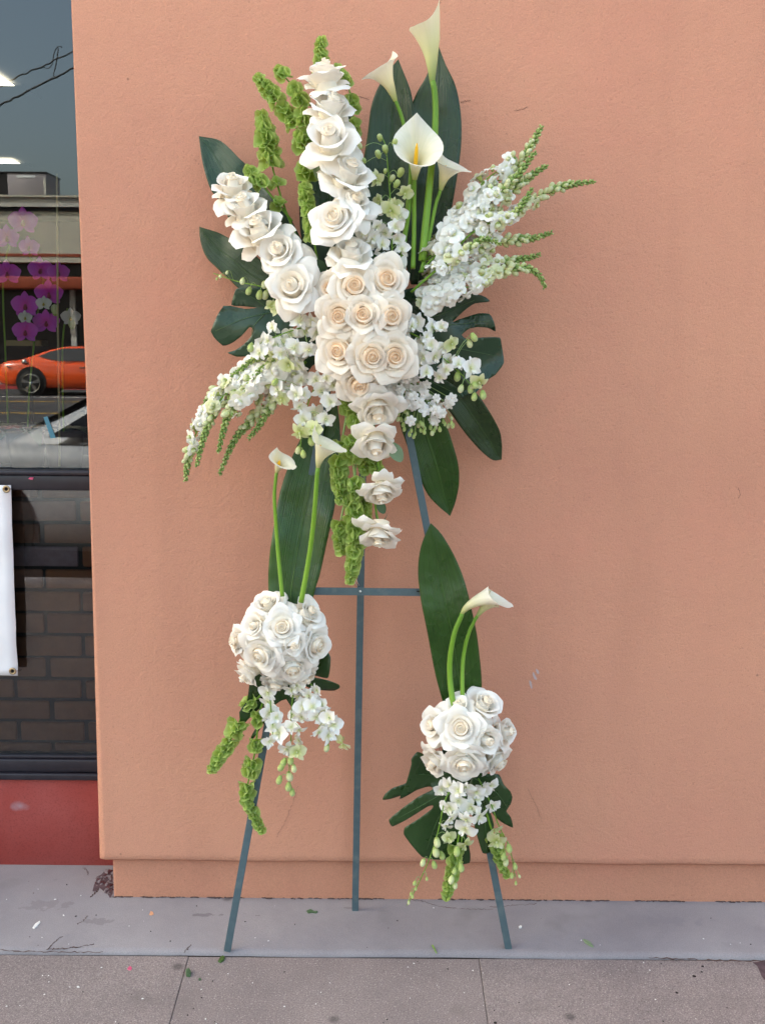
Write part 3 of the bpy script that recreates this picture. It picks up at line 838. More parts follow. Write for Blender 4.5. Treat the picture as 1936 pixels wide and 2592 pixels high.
for w_, m_ in (('w', 'rose_white_heart'), ('p', 'rose_heart')):
    for kd, zt in (('spiral', .92), ('open', 1.05), ('cup', 1.15)):
        mb = MB(); R0 = .30 if kd == 'spiral' else .23
        v_, f_, g_, u_ = grid(16, 5, lambda u, v: Vector(((R0 * (1 - v) + .002) * math.cos(u * PI), (R0 * (1 - v) + .002) * math.sin(u * PI), zt - .10 - 1.9 * (R0 * (1 - v)) ** 2)))
        mb.add(v_, f_, 0, [.2] * len(g_)); mb.ball((0, 0, zt - .05), .020, Vector((0, 0, 1)), 3.2, 8, 5, 0)
        HEART[w_, kd] = mb.mesh('heart', [MAT[m_]])
RG = {'col': 'roses climbing above the centre in a column', 'left': 'roses in the slanting row on the upper arm',
      'mid': 'roses packed in the central cluster', 'hang': 'roses hanging one below another', 'ballL': 'roses in the ball on the easel leg below the thin callas', 'ballR': 'roses in the lowest ball near the wall base'}
def rose(px, py, d, size, axis, kind, seed, label, grp, white=False, stem=None, leaf=None):
    s = size * pxs(d) * .5
    q = Vector(axis).normalized()
    loc = P(px, py, d)
    t = thing('white_rose', label, 'rose', loc - q * s * (.42 if kind == 'cup' else .35), RG[grp])
    t.rotation_euler = (q.to_track_quat('Z', 'Y').to_matrix().to_4x4() @ Matrix.Rotation(seed * 1.37, 4, 'Z')).to_euler()
    t.scale = (s, s, s)
    for me, a, tilt, k in rose_parts(kind, seed, white):
        put('petal', me, t, Matrix.Rotation(a, 4, 'Z') @ Matrix.Rotation(tilt, 4, 'Y') @ Matrix.Scale(k, 4))
    put('calyx', CALYX, t)
    put('heart', HEART['w' if white else 'p', kind], t)
    inv = (Matrix.Translation(t.location) @ t.rotation_euler.to_matrix().to_4x4() @ Matrix.Scale(s, 4)).inverted()
    if stem:
        pts = catmull([loc - q * s * .4] + [P(*p) for p in stem], 14)
        mb = MB(); mb.tube([inv @ p for p in pts], .0026 / s, 6); put('stem', mb.mesh('stem', [MAT['stem_green']]), t)
    for lf in (leaf or []):
        # (x,y,d of base), (x,y,d of tip), width px, material
        a, b = inv @ P(*lf[0]), inv @ P(*lf[1]); w = lf[2] * pxs(d) / s
        n = (inv.to_3x3() @ Vector((.25, -1, .1))).normalized(); ax = (b - a); sd = ax.cross(n).normalized()
        v_, f_, g_, u_ = grid(4, 8, lambda u, v: a + ax * v + sd * u * w * .5 * math.sin(PI * min(1, v * .92 + .04)) ** .7 + n * (.06 * abs(u) + .10 * math.sin(v * 3)) * ax.length * .5)
        put('leaf', mesh_of('leaf', v_, f_, [MAT[lf[3]]], True, g_, None, u_), t)
    return t

# ------------------------------------------------------------------ calla lilies
def calla(name, label, base, up, face, L, R, stem, sr, front=.45, flare=1.0, tipL=.3, d=.25, curl=.5, mat='calla', spadix=True, tipw=.95, spread=1.0, bend=0.0, grp='calla lilies standing above the big cluster', wrap=1.0, seed=0):
    b = P(*base)
    t = thing('calla_lily', label, 'calla lily', b, grp)
    M = frame2((0, 0, 0), Vector(up), Vector(face))
    rr = random.Random(seed)
    def fn(u, v):
        phi = u * PI * wrap                     # 0 at the back of the cup
        back = (1 + math.cos(phi)) * .5
        h = L * (1 - front * (1 - back))
        tb = max(0, 1 - abs(phi) / tipw) ** 1.6
        r = .13 * R + R * (.42 * v + .10 * v * v + .48 * flare * max(0, v - .45) ** 1.6 / .385)
        r *= (1 + (spread - 1) * max(0, v - .4) * (1 - back))
        z = h * v
        z += tipL * L * tb * v ** 4
        e = max(0, (v - .76) / .24)
        r += curl * R * e ** 2 * .30
        z -= curl * R * e ** 2 * .34 * (1 - tb)
        r *= 1 - .55 * tb * max(0, v - .6) / .4 * min(1, tipL * 2.5)
        r += .05 * R * math.sin(phi * 3 + seed) * v ** 3
        z += .04 * R * math.sin(phi * 2 + seed * 2) * v ** 3
        x, y = -math.cos(phi) * r, math.sin(phi) * r
        ov = 1.0 + .12 * (u > .8)
        p = Vector((x * ov, y * ov, z))
        p.x += bend * L * v * v                  # cup leans towards its opening
        return M @ p
    v_, f_, g_, u_ = grid(32, 20, fn)
    put('spathe', mesh_of('spathe', v_, f_, [MAT[mat]], True, g_, None, u_), t)
    if spadix:
        mb = MB(); q0 = M @ Vector((0, 0, .10 * L)); q1 = M @ Vector((bend * L * .3 + .04 * R, 0, .66 * L))
        pts = [q0.lerp(q1, k / 7) for k in range(8)]; mb.tube(pts, [.0042, .0046, .0046, .0046, .0044, .004, .0032, .001], 8)
        put('spadix', mb.mesh('spadix', [MAT['spadix']]), t)
    pts = catmull([b + (M @ Vector((0, 0, .04 * L)))] + [P(*p) for p in stem], 26)
    n = len(pts)
    mb = MB(); mb.tube([p - b for p in pts], [sr * (.80 + .25 * k / n) for k in range(n)], 10)
    put('stem', mb.mesh('stem', [MAT['stem_green']]), t)
    return t

# ------------------------------------------------------------------ blade leaves and cut leaves
def smooth_edge(pts, n):
    return [Vector(q) for q in catmull([(p[0], p[1], p[2] if len(p) > 2 else 0) for p in pts], n)]
def blade(label, left, right, d0, d1, mat, fold=.10, wave=.004, bow=.0, grp='broad strap leaves fanned behind the flowers', midrib=True, seed=0, name='aspidistra_leaf'):
    """left / right: edge points in photo pixels from tip to base; d0 at the tip, d1 at the base"""
    n = 40
    Lp, Rp = smooth_edge(left, n), smooth_edge(right, n)
    tip = left[0]
    t = thing(name, label, 'leaf', P(tip[0], tip[1], d0), grp)
    o = t.location
    nu = 14
    vs = []; g = []; uu = []
    mids = []
    for j in range(n):
        v = j / (n - 1); dd = d0 + (d1 - d0) * v + bow * math.sin(v * PI)
        a, b = Lp[j], Rp[j]
        wpx = (Vector((a.x, a.y)) - Vector((b.x, b.y))).length * pxs(dd)
        for i in range(nu + 1):
            s = i / nu; u = 2 * s - 1
            x, y = a.x + (b.x - a.x) * s, a.y + (b.y - a.y) * s
            d = dd + fold * wpx * (abs(u) ** 1.3 - .5) + wave * noise.noise((x * .012, y * .008, seed)) * 2 + .0012 * math.sin(u * 22)
            if i in (0, nu):
                d += .002 * noise.noise((y * .05, seed, u))
            vs.append(P(x, y, d) - o); g.append(v); uu.append(u)
            if i == nu // 2: mids.append(vs[-1] + Vector((0, -.0006, 0)))
    w = nu + 1
    fs = [(j * w + i, j * w + i + 1, (j + 1) * w + i + 1, (j + 1) * w + i) for j in range(n - 1) for i in range(nu)]
    ob = put('blade', mesh_of('blade', vs, fs, [MAT[mat]], True, g, None, uu), t)
    m = ob.modifiers.new('thick', 'SOLIDIFY'); m.thickness = .0007; m.offset = 1
    if midrib:
        mb = MB(); mb.tube(mids[2:], [.0006 + .0010 * k / n for k in range(n - 2)], 5)
        put('midrib', mb.mesh('midrib', [MAT[mat + '_rib'] if mat + '_rib' in MAT else MAT['leaf_vein']]), t)
    return t
flat('leaf_dark_rib', (.035, .075, .02, 1), .4, .4)
flat('leaf_blue_rib', (.035, .085, .04, 1), .4, .4)
flat('leaf_mid_rib', (.05, .12, .02, 1), .4, .4)
def cut_leaf(label, outline, d, mat, slope=(0, 0), grp='split monstera leaves', wave=.012, veins=(), seed=0, name='monstera_leaf', step=11):
    pts = [Vector((p[0], p[1], 0)) for p in outline]
    # round the outline a little
    out = []
    n = len(pts)
    for k in range(n):
        p0, p1, p2, p3 = pts[k - 1], pts[k], pts[(k + 1) % n], pts[(k + 2) % n]
        for t_ in (0, .34, .67):
            u = t_
            q = 0.5 * ((2 * p1) + (p2 - p0) * u + (2 * p0 - 5 * p1 + 4 * p2 - p3) * u * u + (3 * p1 - p0 - 3 * p2 + p3) * u ** 3)
            lin = p1.lerp(p2, u)
            out.append(lin.lerp(q, .55))
    V2 = [Vector((q.x, q.y)) for q in out]; m = len(V2)
    xs_ = [q.x for q in V2]; ys_ = [q.y for q in V2]
    y = min(ys_) + step * .5; r = 0
    while y < max(ys_):
        x = min(xs_) + (r % 2) * step * .5
        while x < max(xs_): V2.append(Vector((x, y))); x += step
        y += step * .87; r += 1
    cx, cy = sum(xs_) / m, sum(ys_) / m
    res = delaunay_2d_cdt(V2, [], [list(range(m))], 1, 0.001)
    vv, ff = res[0], res[2]
    def dep(x, y):
        return d + slope[0] * (x - cx) / 100 + slope[1] * (y - cy) / 100 + wave * 2 * noise.noise((x * .010, y * .010, seed * 3.1))
    t = thing(name, label, 'leaf', P(cx, cy, d), grp); o = t.location
    vs = [P(q.x, q.y, dep(q.x, q.y)) - o for q in vv]
    ob = put('blade', mesh_of('blade', vs, [tuple(f) for f in ff], [MAT[mat]]), t)
    md = ob.modifiers.new('thick', 'SOLIDIFY'); md.thickness = .0008; md.offset = 0
    for ve in veins:
        q = catmull([(a, b, 0) for a, b in ve], 12)
        mb = MB(); mb.tube([P(k.x, k.y, dep(k.x, k.y) + .0014) - o for k in q], [.0011 - .0007 * i / 12 for i in range(12)], 5)
        put('vein', mb.mesh('vein', [MAT['leaf_vein']]), t)
    return t

# ------------------------------------------------------------------ bells of Ireland
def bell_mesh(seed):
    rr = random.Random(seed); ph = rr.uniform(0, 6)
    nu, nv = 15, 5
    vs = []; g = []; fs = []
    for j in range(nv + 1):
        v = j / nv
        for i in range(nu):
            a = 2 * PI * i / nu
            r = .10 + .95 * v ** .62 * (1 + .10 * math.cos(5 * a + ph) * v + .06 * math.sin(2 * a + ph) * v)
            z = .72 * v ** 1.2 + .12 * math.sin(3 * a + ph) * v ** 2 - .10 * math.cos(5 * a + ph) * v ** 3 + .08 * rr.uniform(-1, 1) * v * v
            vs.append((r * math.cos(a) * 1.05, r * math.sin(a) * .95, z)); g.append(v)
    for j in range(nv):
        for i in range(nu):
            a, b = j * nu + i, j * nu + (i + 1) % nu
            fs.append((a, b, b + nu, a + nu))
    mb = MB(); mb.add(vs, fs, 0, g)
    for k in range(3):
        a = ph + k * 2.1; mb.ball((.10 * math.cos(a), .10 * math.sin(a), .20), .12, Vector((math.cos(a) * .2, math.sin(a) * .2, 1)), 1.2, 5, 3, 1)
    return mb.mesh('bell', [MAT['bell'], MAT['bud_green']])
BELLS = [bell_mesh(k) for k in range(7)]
def bells(label, path, spans, size=17, grp='stems of bells of Ireland', pale=False, seed=0, tipcap=True, tight=1.0, name='bells_of_ireland'):
    """path in (px,py,d) from base to tip; spans of the path (0..1) that carry bells"""
    size *= 1.04
    W = [P(*p) for p in path]
    n = 60
    C = catmull(W, n)
    t = thing(name, label, 'flower stem', C[0], grp); o = C[0]
    mb = MB(); mb.tube([p - o for p in C[::2] + [C[-1]]], [.0030 - .0016 * k / 30 for k in range(len(C[::2]) + 1)], 6)
    put('stem', mb.mesh('stem', [MAT['stem_pale' if pale else 'stem_green']]), t)
    L = sum((b - a).length for a, b in zip(C, C[1:]))
    rr = random.Random(seed + 7)
    k = 0
    for (a, b, s0, s1) in spans:
        x = a
        while x <= b + 1e-6:
            f = (x - a) / max(b - a, 1e-6); sc = (s0 + (s1 - s0) * f) * size * pxs(path[0][2])
            i = min(int(x * (n - 1)), n - 2); p = C[i].lerp(C[i + 1], x * (n - 1) - i); tan = (C[i + 1] - C[i]).normalized()
            up = tan.orthogonal().normalized(); sd = tan.cross(up)
            m = 4
            for j in range(m):
                an = 2 * PI * j / m + k * 1.1 + rr.uniform(-.25, .25)
                rd = (up * math.cos(an) + sd * math.sin(an))
                dr = (rd + tan * rr.uniform(-.1, .8) + Vector((rr.uniform(-.3, .3), -.45, .05))).normalized()
                if rd.y > .55: continue
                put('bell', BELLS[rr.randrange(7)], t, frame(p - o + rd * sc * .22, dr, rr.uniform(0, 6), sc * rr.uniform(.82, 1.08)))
            x += max(sc * 1.0 / tight, .006) / L
            k += 1
    return t

# ------------------------------------------------------------------ snapdragons
def blossom_mesh(seed, mat_a, mat_b, name='blossom'):
    rr = random.Random(seed); mb = MB()
    mb.tube([(0, 0, 0), (0, 0, .35), (0, 0, .62)], [.16, .24, .36], 7, 1, [0] * 21)
    for k in range(6):
        a = k * 2 * PI / 6 + rr.uniform(-.2, .2); L = rr.uniform(.55, 1.1); w = rr.uniform(.40, .66); c = rr.uniform(.1, 1.6); ph = rr.uniform(0, 6)
        def fn(u, v):
            r = .16 + L * v * (1 - .25 * u * u)
            z = .50 + .34 * v - c * .42 * v * v + .10 * math.sin(u * 5 + ph) * v
            y = u * w * math.sin(min(1, v * .8 + .15) * PI * .62) ** .8
            return Vector((r * math.cos(a) - y * math.sin(a), r * math.sin(a) + y * math.cos(a), z))
        v_, f_, g_, _ = grid(4, 4, fn); mb.add(v_, f_, 0, [.55 + .45 * x for x in g_])
    for k in range(2):
        a = rr.uniform(0, 6); v_, f_, g_ = ball((.20 * math.cos(a), .20 * math.sin(a), .70), .30, Vector((rr.uniform(-.5, .5), rr.uniform(-.5, .5), 1)), .85, 7, 5)
        mb.add(v_, f_, 1, [.75 + .25 * x for x in g_] if mat_b == 'snap' else g_)
    return mb.mesh(name, [MAT[mat_a], MAT[mat_b]])
SNAPW = [blossom_mesh(k, 'snap', 'snap') for k in range(5)]
SNAPG = [blossom_mesh(40 + k, 'snap', 'snap_green') for k in range(3)] + [blossom_mesh(60 + k, 'snap_green', 'snap_green') for k in range(2)]
def bud_mesh(mats, ln=1.7):
    mb = MB(); mb.ball((0, 0, ln * .8), 1.0, Vector((0, 0, 1)), ln, 8, 6, 0)
    mb.ball((0, 0, .25), .72, Vector((0, 0, 1)), .8, 6, 4, 1)
    return mb.mesh('bud', [MAT[m] for m in mats])
BUD = bud_mesh(('snap_green', 'tip_green'))
BUD_O = bud_mesh(('bud_green', 'bud_green'), 1.5)
BUD_W = bud_mesh(('orchid_green', 'bud_green'), 1.5)
def bract_mesh():
    v_, f_, g_, u_ = grid(2, 3, lambda u, v: Vector((u * .35 * math.sin(PI * (v * .85 + .12)), .25 * v * v, v)))
    return mesh_of('bract', v_, f_, [MAT['tip_green']], True, g_)
def snap(label, path, white=(.0, .55), size=15, grp='white snapdragon stems fanning over the wall', seed=0, green=.25, tip=.78, dens=1.0):
    W = [P(*p) for p in path]; n = 60; C = catmull(W, n); o = C[0]
    t = thing('snapdragon', label, 'flower stem', o, grp)
    mb = MB(); mb.tube([p - o for p in C[::2] + [C[-1]]], [.0032 - .0020 * k / 30 for k in range(len(C[::2]) + 1)], 6)
    put('stem', mb.mesh('stem', [MAT['stem_green']]), t)
    L = sum((b - a).length for a, b in zip(C, C[1:]))
    rr = random.Random(seed * 3 + 1); sc = size * pxs(path[0][2])
    def at(x):
        i = min(int(x * (n - 1)), n - 2); p = C[i].lerp(C[i + 1], x * (n - 1) - i); tan = (C[i + 1] - C[i]).normalized()
        up = tan.orthogonal().normalized(); return p - o, tan, up, tan.cross(up)
    x = white[0]; k = 0
    while x < white[1]:
        p, tan, up, sd = at(x)
        an = k * 2.4 + rr.uniform(-.4, .4); rd = up * math.cos(an) + sd * math.sin(an)
        if rd.y > .75: rd.y *= -.6
        f = (x - white[0]) / (white[1] - white[0])
        m = rr.choice(SNAPG if f > 1 - green or rr.random() < .12 else SNAPW)
        dr = (rd + tan * .35 + Vector((0, -.45, -.05))).normalized()
        put('blossom', m, t, frame(p + rd * sc * .34, dr, rr.uniform(0, 6), sc * rr.uniform(1.2, 1.9) * (1.0 - .2 * f)))
        x += .0122 / L / dens; k += 1
    x = white[1]
    while x < tip:
        p, tan, up, sd = at(x)
        an = k * 2.4; rd = up * math.cos(an) + sd * math.sin(an)
        if rd.y > .8: rd.y *= -.6
        f = (x - white[1]) / max(tip - white[1], .01)
        dr = (rd + tan * 1.0).normalized()
        put('bud', BUD, t, frame(p + rd * sc * .15, dr, rr.uniform(0, 6), sc * (.46 - .12 * f) * rr.uniform(.8, 1.25)))
        x += .0056 / L; k += 1
    # crowded green tip: small buds and bracts grown together
    mb = MB(); x = max(white[1], tip - .10)
    while x <= 1.0:
        p, tan, up, sd = at(min(x, .999))
        f = (x - tip) / max(1 - tip, .01); f = max(0, f)
        for q in range(2):
            an = k * 2.4; k += 1; rd = up * math.cos(an) + sd * math.sin(an)
            r = sc * (.46 - .20 * f)
            mb.ball(p + rd * r * .95, r * .62, (rd + tan * 1.3).normalized(), 1.5, 5, 4, 0 if rr.random() < .75 else 1)
        x += .0036 / L
    put('tip', mb.mesh('tip', [MAT['tip_green'], MAT['bud_green']]), t)
    return t

# ------------------------------------------------------------------ dendrobium orchids
def otep(name, seed, L, w, cup, curl, mat):
    rr = random.Random(seed); ph = rr.uniform(0, 6)
    def fn(u, v):
        ww = w * math.sin(PI * min(.97, v * .86 + .08)) ** .75
        return Vector((.06 + L * v * (1 - .06 * u * u), u * ww, cup * v - curl * v * v + .16 * u * u * w + .04 * math.sin(u * 4 + ph) * v))
    v_, f_, g_, u_ = grid(4, 6, fn); return mesh_of(name, v_, f_, [MAT[mat]], True, g_, None, u_)
def olip(mat):
    mb = MB()
    def fn(u, v): return Vector((.10 + .50 * v, u * .26 * math.sin(PI * min(.95, v * .8 + .15)), .30 * math.sin(v * PI * .8) + .22 * u * u))
    v_, f_, g_, u_ = grid(4, 5, fn); mb.add(v_, f_, 0, g_)
    mb.ball((.02, 0, .14), .11, Vector((.2, 0, 1)), 1.5, 6, 4, 1)
    return mb.mesh('flower', [MAT[mat], MAT['orchid_green']])
ORC = {}
for key, mat in (('w', 'orchid'), ('g', 'orchid_green')):
    ORC[key] = dict(lip=olip(mat), sep=[otep('petal', k, .98, .30, .12 + .1 * k, .20 + .2 * k, mat) for k in range(3)], pet=[otep('petal', 9 + k, 1.02, .60, .10 + .1 * k, .15 + .2 * k, mat) for k in range(3)])
def orchid_flower(parent, loc, face, s, key, rr, spin=None):
    K = ORC[key]
    M = frame(loc, face, 0, s)
    # bring the lip to the bottom side
    zl = M.to_3x3().inverted() @ Vector((0, 0, -1)); a0 = math.atan2(zl.y, zl.x) + (rr.uniform(-.5, .5) if spin is None else spin)
    fl_ = put('flower', K['lip'], parent, M @ Matrix.Rotation(a0, 4, 'Z'))
    for k, (a, kind) in enumerate(((PI, 'sep'), (PI * .64, 'pet'), (-PI * .64, 'pet'), (PI * .26, 'sep'), (-PI * .26, 'sep'))):
        put('petal', K[kind][rr.randrange(3)], fl_, Matrix.Rotation(a + rr.uniform(-.12, .12), 4, 'Z') @ Matrix.Rotation(rr.uniform(-.55, .30), 4, 'Y') @ Matrix.Rotation(rr.uniform(-.35, .35), 4, 'X') @ Matrix.Scale(rr.uniform(.85, 1.12), 4))
def orchid(label, path, flowers, buds, d, size=21, grp='white orchid sprays', seed=0, green=(), hang=True, stem_r=.0016, cat='flower stem', name='orchid_spray'):
    C = catmull([P(*p) for p in path], 40); o = C[0]
    t = thing(name, label, cat, o, grp); rr = random.Random(seed * 5 + 2)
    mb = MB(); mb.tube([p - o for p in C], [stem_r * (1.15 - .5 * k / 40) for k in range(40)], 6); put('stem', mb.mesh('stem', [MAT['stem_green']]), t)
    pm_ = MB()
    def pedicel(q, back):
        near = min(C, key=lambda c: (c - q).length)
        if (near - q).length > .12: near = q + Vector((0, .03, .03))
        mid = (near + q) * .5 + Vector((0, 0, .010)) + back * .4
        pm_.tube([p - o for p in catmull([near, mid, q + back], 7)], .0007, 4)
    for k, f in enumerate(flowers):
        dd = d + rr.uniform(-.018, .022) + (f[2] if len(f) > 2 else 0)
        q = P(f[0], f[1], dd)
        face = Vector((rr.uniform(-.9, .9), -1, rr.uniform(-.9, .3))).normalized()
        s = size * 1.10 * pxs(dd) * rr.uniform(.82, 1.18)
        orchid_flower(t, q - o, face, s, 'g' if k in green else 'w', rr)
        pedicel(q, face * -.006)
    for b in buds:
        dd = d + rr.uniform(-.01, .01); q = P(b[0], b[1], dd); bs = (b[2] if len(b) > 2 else 7) * pxs(dd)
        near = min(C, key=lambda c: (c - q).length)
        ax = ((q - near).normalized() * .5 + Vector((rr.uniform(-.2, .2), -.2, -1.0 if hang else .9))).normalized()
        put('bud', BUD_W if rr.random() < .4 else BUD_O, t, frame(q - o - ax * bs * 1.2, ax, rr.uniform(0, 6), bs * .95))
        pedicel(q, -ax * bs * 1.2)
    if pm_.v: tag(put('pedicels', pm_.mesh('pedicels', [MAT['stem_pale']]), t), kind='stuff')
    return t
# ================================================================== the arrangement
# ---- strap leaves
blade('tallest strap leaf, standing behind the tall calla at the top', [(1111,120),(1100,140),(1078,194),(1057,230),(1039,272),(1028,309),(1018,370),(1012,440),(1010,520),(1014,600),(1025,660),(1040,720)],
      [(1111,120),(1129,166),(1151,212),(1163,263),(1168,318),(1166,378),(1158,439),(1148,500),(1136,563),(1122,612),(1100,670),(1075,720)], .075, .15, 'leaf_dark', wave=.006, seed=1)
blade('strap leaf behind the small white calla, beside the tallest leaf', [(1008,150),(981,182),(954,227),(939,272),(931,333),(922,394),(918,440),(922,510),(940,600),(975,690)],
      [(1008,150),(1017,173),(1033,212),(1043,248),(1052,330),(1056,400),(1056,470),(1046,560),(1030,620),(1012,690)], .085, .16, 'leaf_dark', wave=.006, seed=2)
blade('strap leaf hidden behind the tall column of roses', [(832,232),(800,262),(778,310),(766,380),(759,460),(758,540),(764,610),(790,720)],
      [(832,232),(868,255),(893,300),(906,378),(914,450),(914,550),(905,620),(860,720)], .09, .15, 'leaf_dark', seed=3)
blade('highest strap leaf on the window side, behind the slanting rose row', [(504,345),(508,378),(516,424),(533,478),(557,512),(581,556),(604,592),(632,624),(700,690),(745,735)],
      [(504,345),(551,353),(578,372),(605,400),(633,426),(672,472),(698,506),(728,540),(755,590),(790,660)], .07, .17, 'leaf_blue', wave=.008, seed=4)
blade('dark strap leaf above the split leaf on the window side', [(505,574),(507,606),(521,648),(551,680),(581,708),(608,732),(645,742),(700,745),(760,745)],
      [(505,574),(551,588),(581,603),(611,618),(648,648),(690,682),(720,700),(750,705),(775,710)], .06, .16, 'leaf_dark', wave=.010, seed=5)
blade('long strap leaf pointing down, with its tip beside the right easel leg', [(1139,1306),(1109,1281),(1082,1251),(1057,1199),(1039,1151),(1024,1111),(1012,1070),(1016,1020),(1040,970)],
      [(1139,1306),(1151,1275),(1160,1237),(1162,1200),(1157,1163),(1143,1115),(1133,1084),(1118,1040),(1090,970)], .10, .16, 'leaf_mid', wave=.005, seed=6)
blade('dark strap leaf sweeping down and away below the split leaf', [(1269,1163),(1248,1165),(1224,1148),(1194,1117),(1163,1078),(1140,1045),(1110,1010),(1080,960)],
      [(1269,1163),(1270,1130),(1266,1096),(1254,1069),(1233,1033),(1210,1000),(1180,965),(1140,930)], .07, .15, 'leaf_dark', wave=.006, seed=7)
blade('broad hanging strap leaf behind the two thin callas', [(838,1010),(800,1050),(764,1105),(735,1168),(713,1230),(700,1290),(690,1350),(682,1410),(679,1470),(684,1530),(705,1600)],
      [(852,1010),(860,1080),(862,1160),(856,1230),(846,1290),(835,1340),(822,1399),(810,1453),(797,1495),(786,1540),(752,1600)], .12, .225, 'leaf_mid', fold=.08, wave=.006, seed=8)
blade('upright strap leaf behind the pair of nodding callas near the right leg', [(1090,1324),(1077,1351),(1065,1385),(1059,1421),(1058,1457),(1062,1497),(1068,1536),(1080,1594),(1090,1648),(1102,1709),(1114,1754),(1135,1830)],
      [(1090,1324),(1114,1348),(1138,1385),(1159,1427),(1177,1476),(1192,1536),(1205,1597),(1212,1648),(1218,1709),(1219,1754),(1215,1790),(1205,1840)], .20, .215, 'leaf_mid', fold=.08, wave=.006, seed=9)

# ---- split leaves
cut_leaf('split leaf with two open slits, reaching out toward the shop window', [(720,690),(660,726),(625,730),(611,728),(597,733),(586,772),(617,775),(650,779),(620,782),(566,774),(534,839),(564,875),(588,868),(611,851),(632,828),(641,834),(636,851),(617,872),(596,886),(576,893),(600,903),(622,902),(645,895),(675,878),(705,860),(730,840),(770,800),(790,760),(780,700)],
         .15, 'monstera', slope=(.006, 0), veins=[((770,770),(690,790),(620,806),(545,838)), ((690,790),(650,760),(612,738)), ((670,794),(640,830),(640,860)), ((740,775),(735,830),(715,850))], seed=1)
cut_leaf('small dark split leaf under the white orchid row beside the roses', [(700,840),(760,832),(830,850),(838,896),(815,908),(790,927),(775,945),(740,925),(712,900)], .15, 'monstera', veins=[((835,860),(790,890),(740,910))], seed=2)
cut_leaf('large split leaf reaching over the bare wall beside the orchids', [(1000,800),(1003,762),(1012,739),(1054,727),(1120,735),(1217,747),(1240,763),(1202,768),(1181,781),(1163,797),(1145,815),(1163,808),(1187,800),(1211,793),(1238,794),(1250,815),(1254,839),(1235,830),(1208,828),(1187,832),(1168,848),(1182,858),(1220,854),(1264,854),(1269,872),(1275,918),(1254,948),(1236,960),(1200,997),(1160,1000),(1100,960),(1050,900),(1010,850)],
         .13, 'monstera', slope=(-.012, 0), veins=[((1020,800),(1100,800),(1200,760)), ((1020,810),(1120,870),(1250,900)), ((1050,820),(1140,822),(1240,812)), ((1060,840),(1120,900),(1200,980))], seed=3)
cut_leaf('narrow dark leaf lobe between the orchids and the stock cluster', [(1024,946),(1030,932),(1060,925),(1110,950),(1160,985),(1176,1008),(1157,1009),(1103,1008),(1094,993),(1072,969),(1048,957)], .20, 'monstera', veins=[((1030,938),(1090,965),(1165,1003))], seed=4)
cut_leaf('rounded dark leaf just beside the central roses, under the snapdragon stems', [(1000,800),(1003,755),(1020,735),(1055,727),(1085,740),(1090,790),(1060,840),(1020,840)], .20, 'monstera', slope=(-.01, 0), seed=5)
cut_leaf('split leaf under the rose ball, its two lobes beside the centre leg', [(770,1650),(800,1640),(828,1648),(837,1664),(835,1697),(829,1717),(790,1708),(785,1712),(830,1722),(858,1733),(860,1741),(845,1748),(815,1747),(780,1740),(750,1720),(745,1680)], .20, 'monstera_green', seed=6)
cut_leaf('folded dark leaf lobes hanging below the rose ball toward the shop window', [(700,1680),(645,1703),(632,1731),(626,1773),(606,1803),(612,1837),(634,1815),(662,1790),(668,1800),(655,1830),(636,1864),(640,1872),(668,1832),(690,1790),(725,1770),(760,1830),(770,1790),(760,1730),(740,1690)], .205, 'monstera_green', seed=7)
cut_leaf('large split leaf with long fingers under the lowest rose ball', [(1160,1890),(1110,1925),(1077,1911),(1056,1903),(1041,1921),(1041,1935),(1029,1978),(1011,2022),(1034,2012),(1056,1999),(1083,1991),(1094,1993),(1092,2000),(1058,2017),(1011,2051),(984,2075),(993,2092),(1023,2078),(1053,2060),(1083,2041),(1096,2039),(1092,2048),(1060,2072),(1041,2084),(1024,2095),(1022,2112),(1041,2139),(1068,2169),(1100,2176),(1134,2176),(1160,2188),(1188,2184),(1190,2160),(1180,2100),(1190,2050),(1200,1950)],
         .19, 'monstera_green', slope=(.004, 0), veins=[((1170,1930),(1120,1960),(1060,1960)), ((1160,1980),(1100,2020),(1010,2070)), ((1160,2000),(1110,2070),(1080,2150))], seed=8)
cut_leaf('slim leaf finger poking out beyond the large split leaf near the ground', [(1045,1975),(1021,1985),(993,1995),(975,2009),(968,2024),(985,2023),(1011,2015),(1040,2005)], .17, 'monstera_green', seed=9, name='leaf_finger', grp=None, wave=.003)
cut_leaf('split leaf spreading on the far side of the lowest rose ball', [(1200,1955),(1223,1958),(1262,1960),(1274,1985),(1291,2003),(1296,2018),(1292,2035),(1281,2053),(1292,2068),(1298,2095),(1274,2084),(1254,2069),(1240,2052),(1250,2090),(1238,2124),(1239,2157),(1221,2159),(1205,2109),(1196,2070),(1185,2000)],
         .195, 'monstera_green', slope=(-.008, 0), veins=[((1200,1970),(1250,2000),(1288,2050)), ((1200,1990),(1225,2060),(1230,2150))], seed=10)

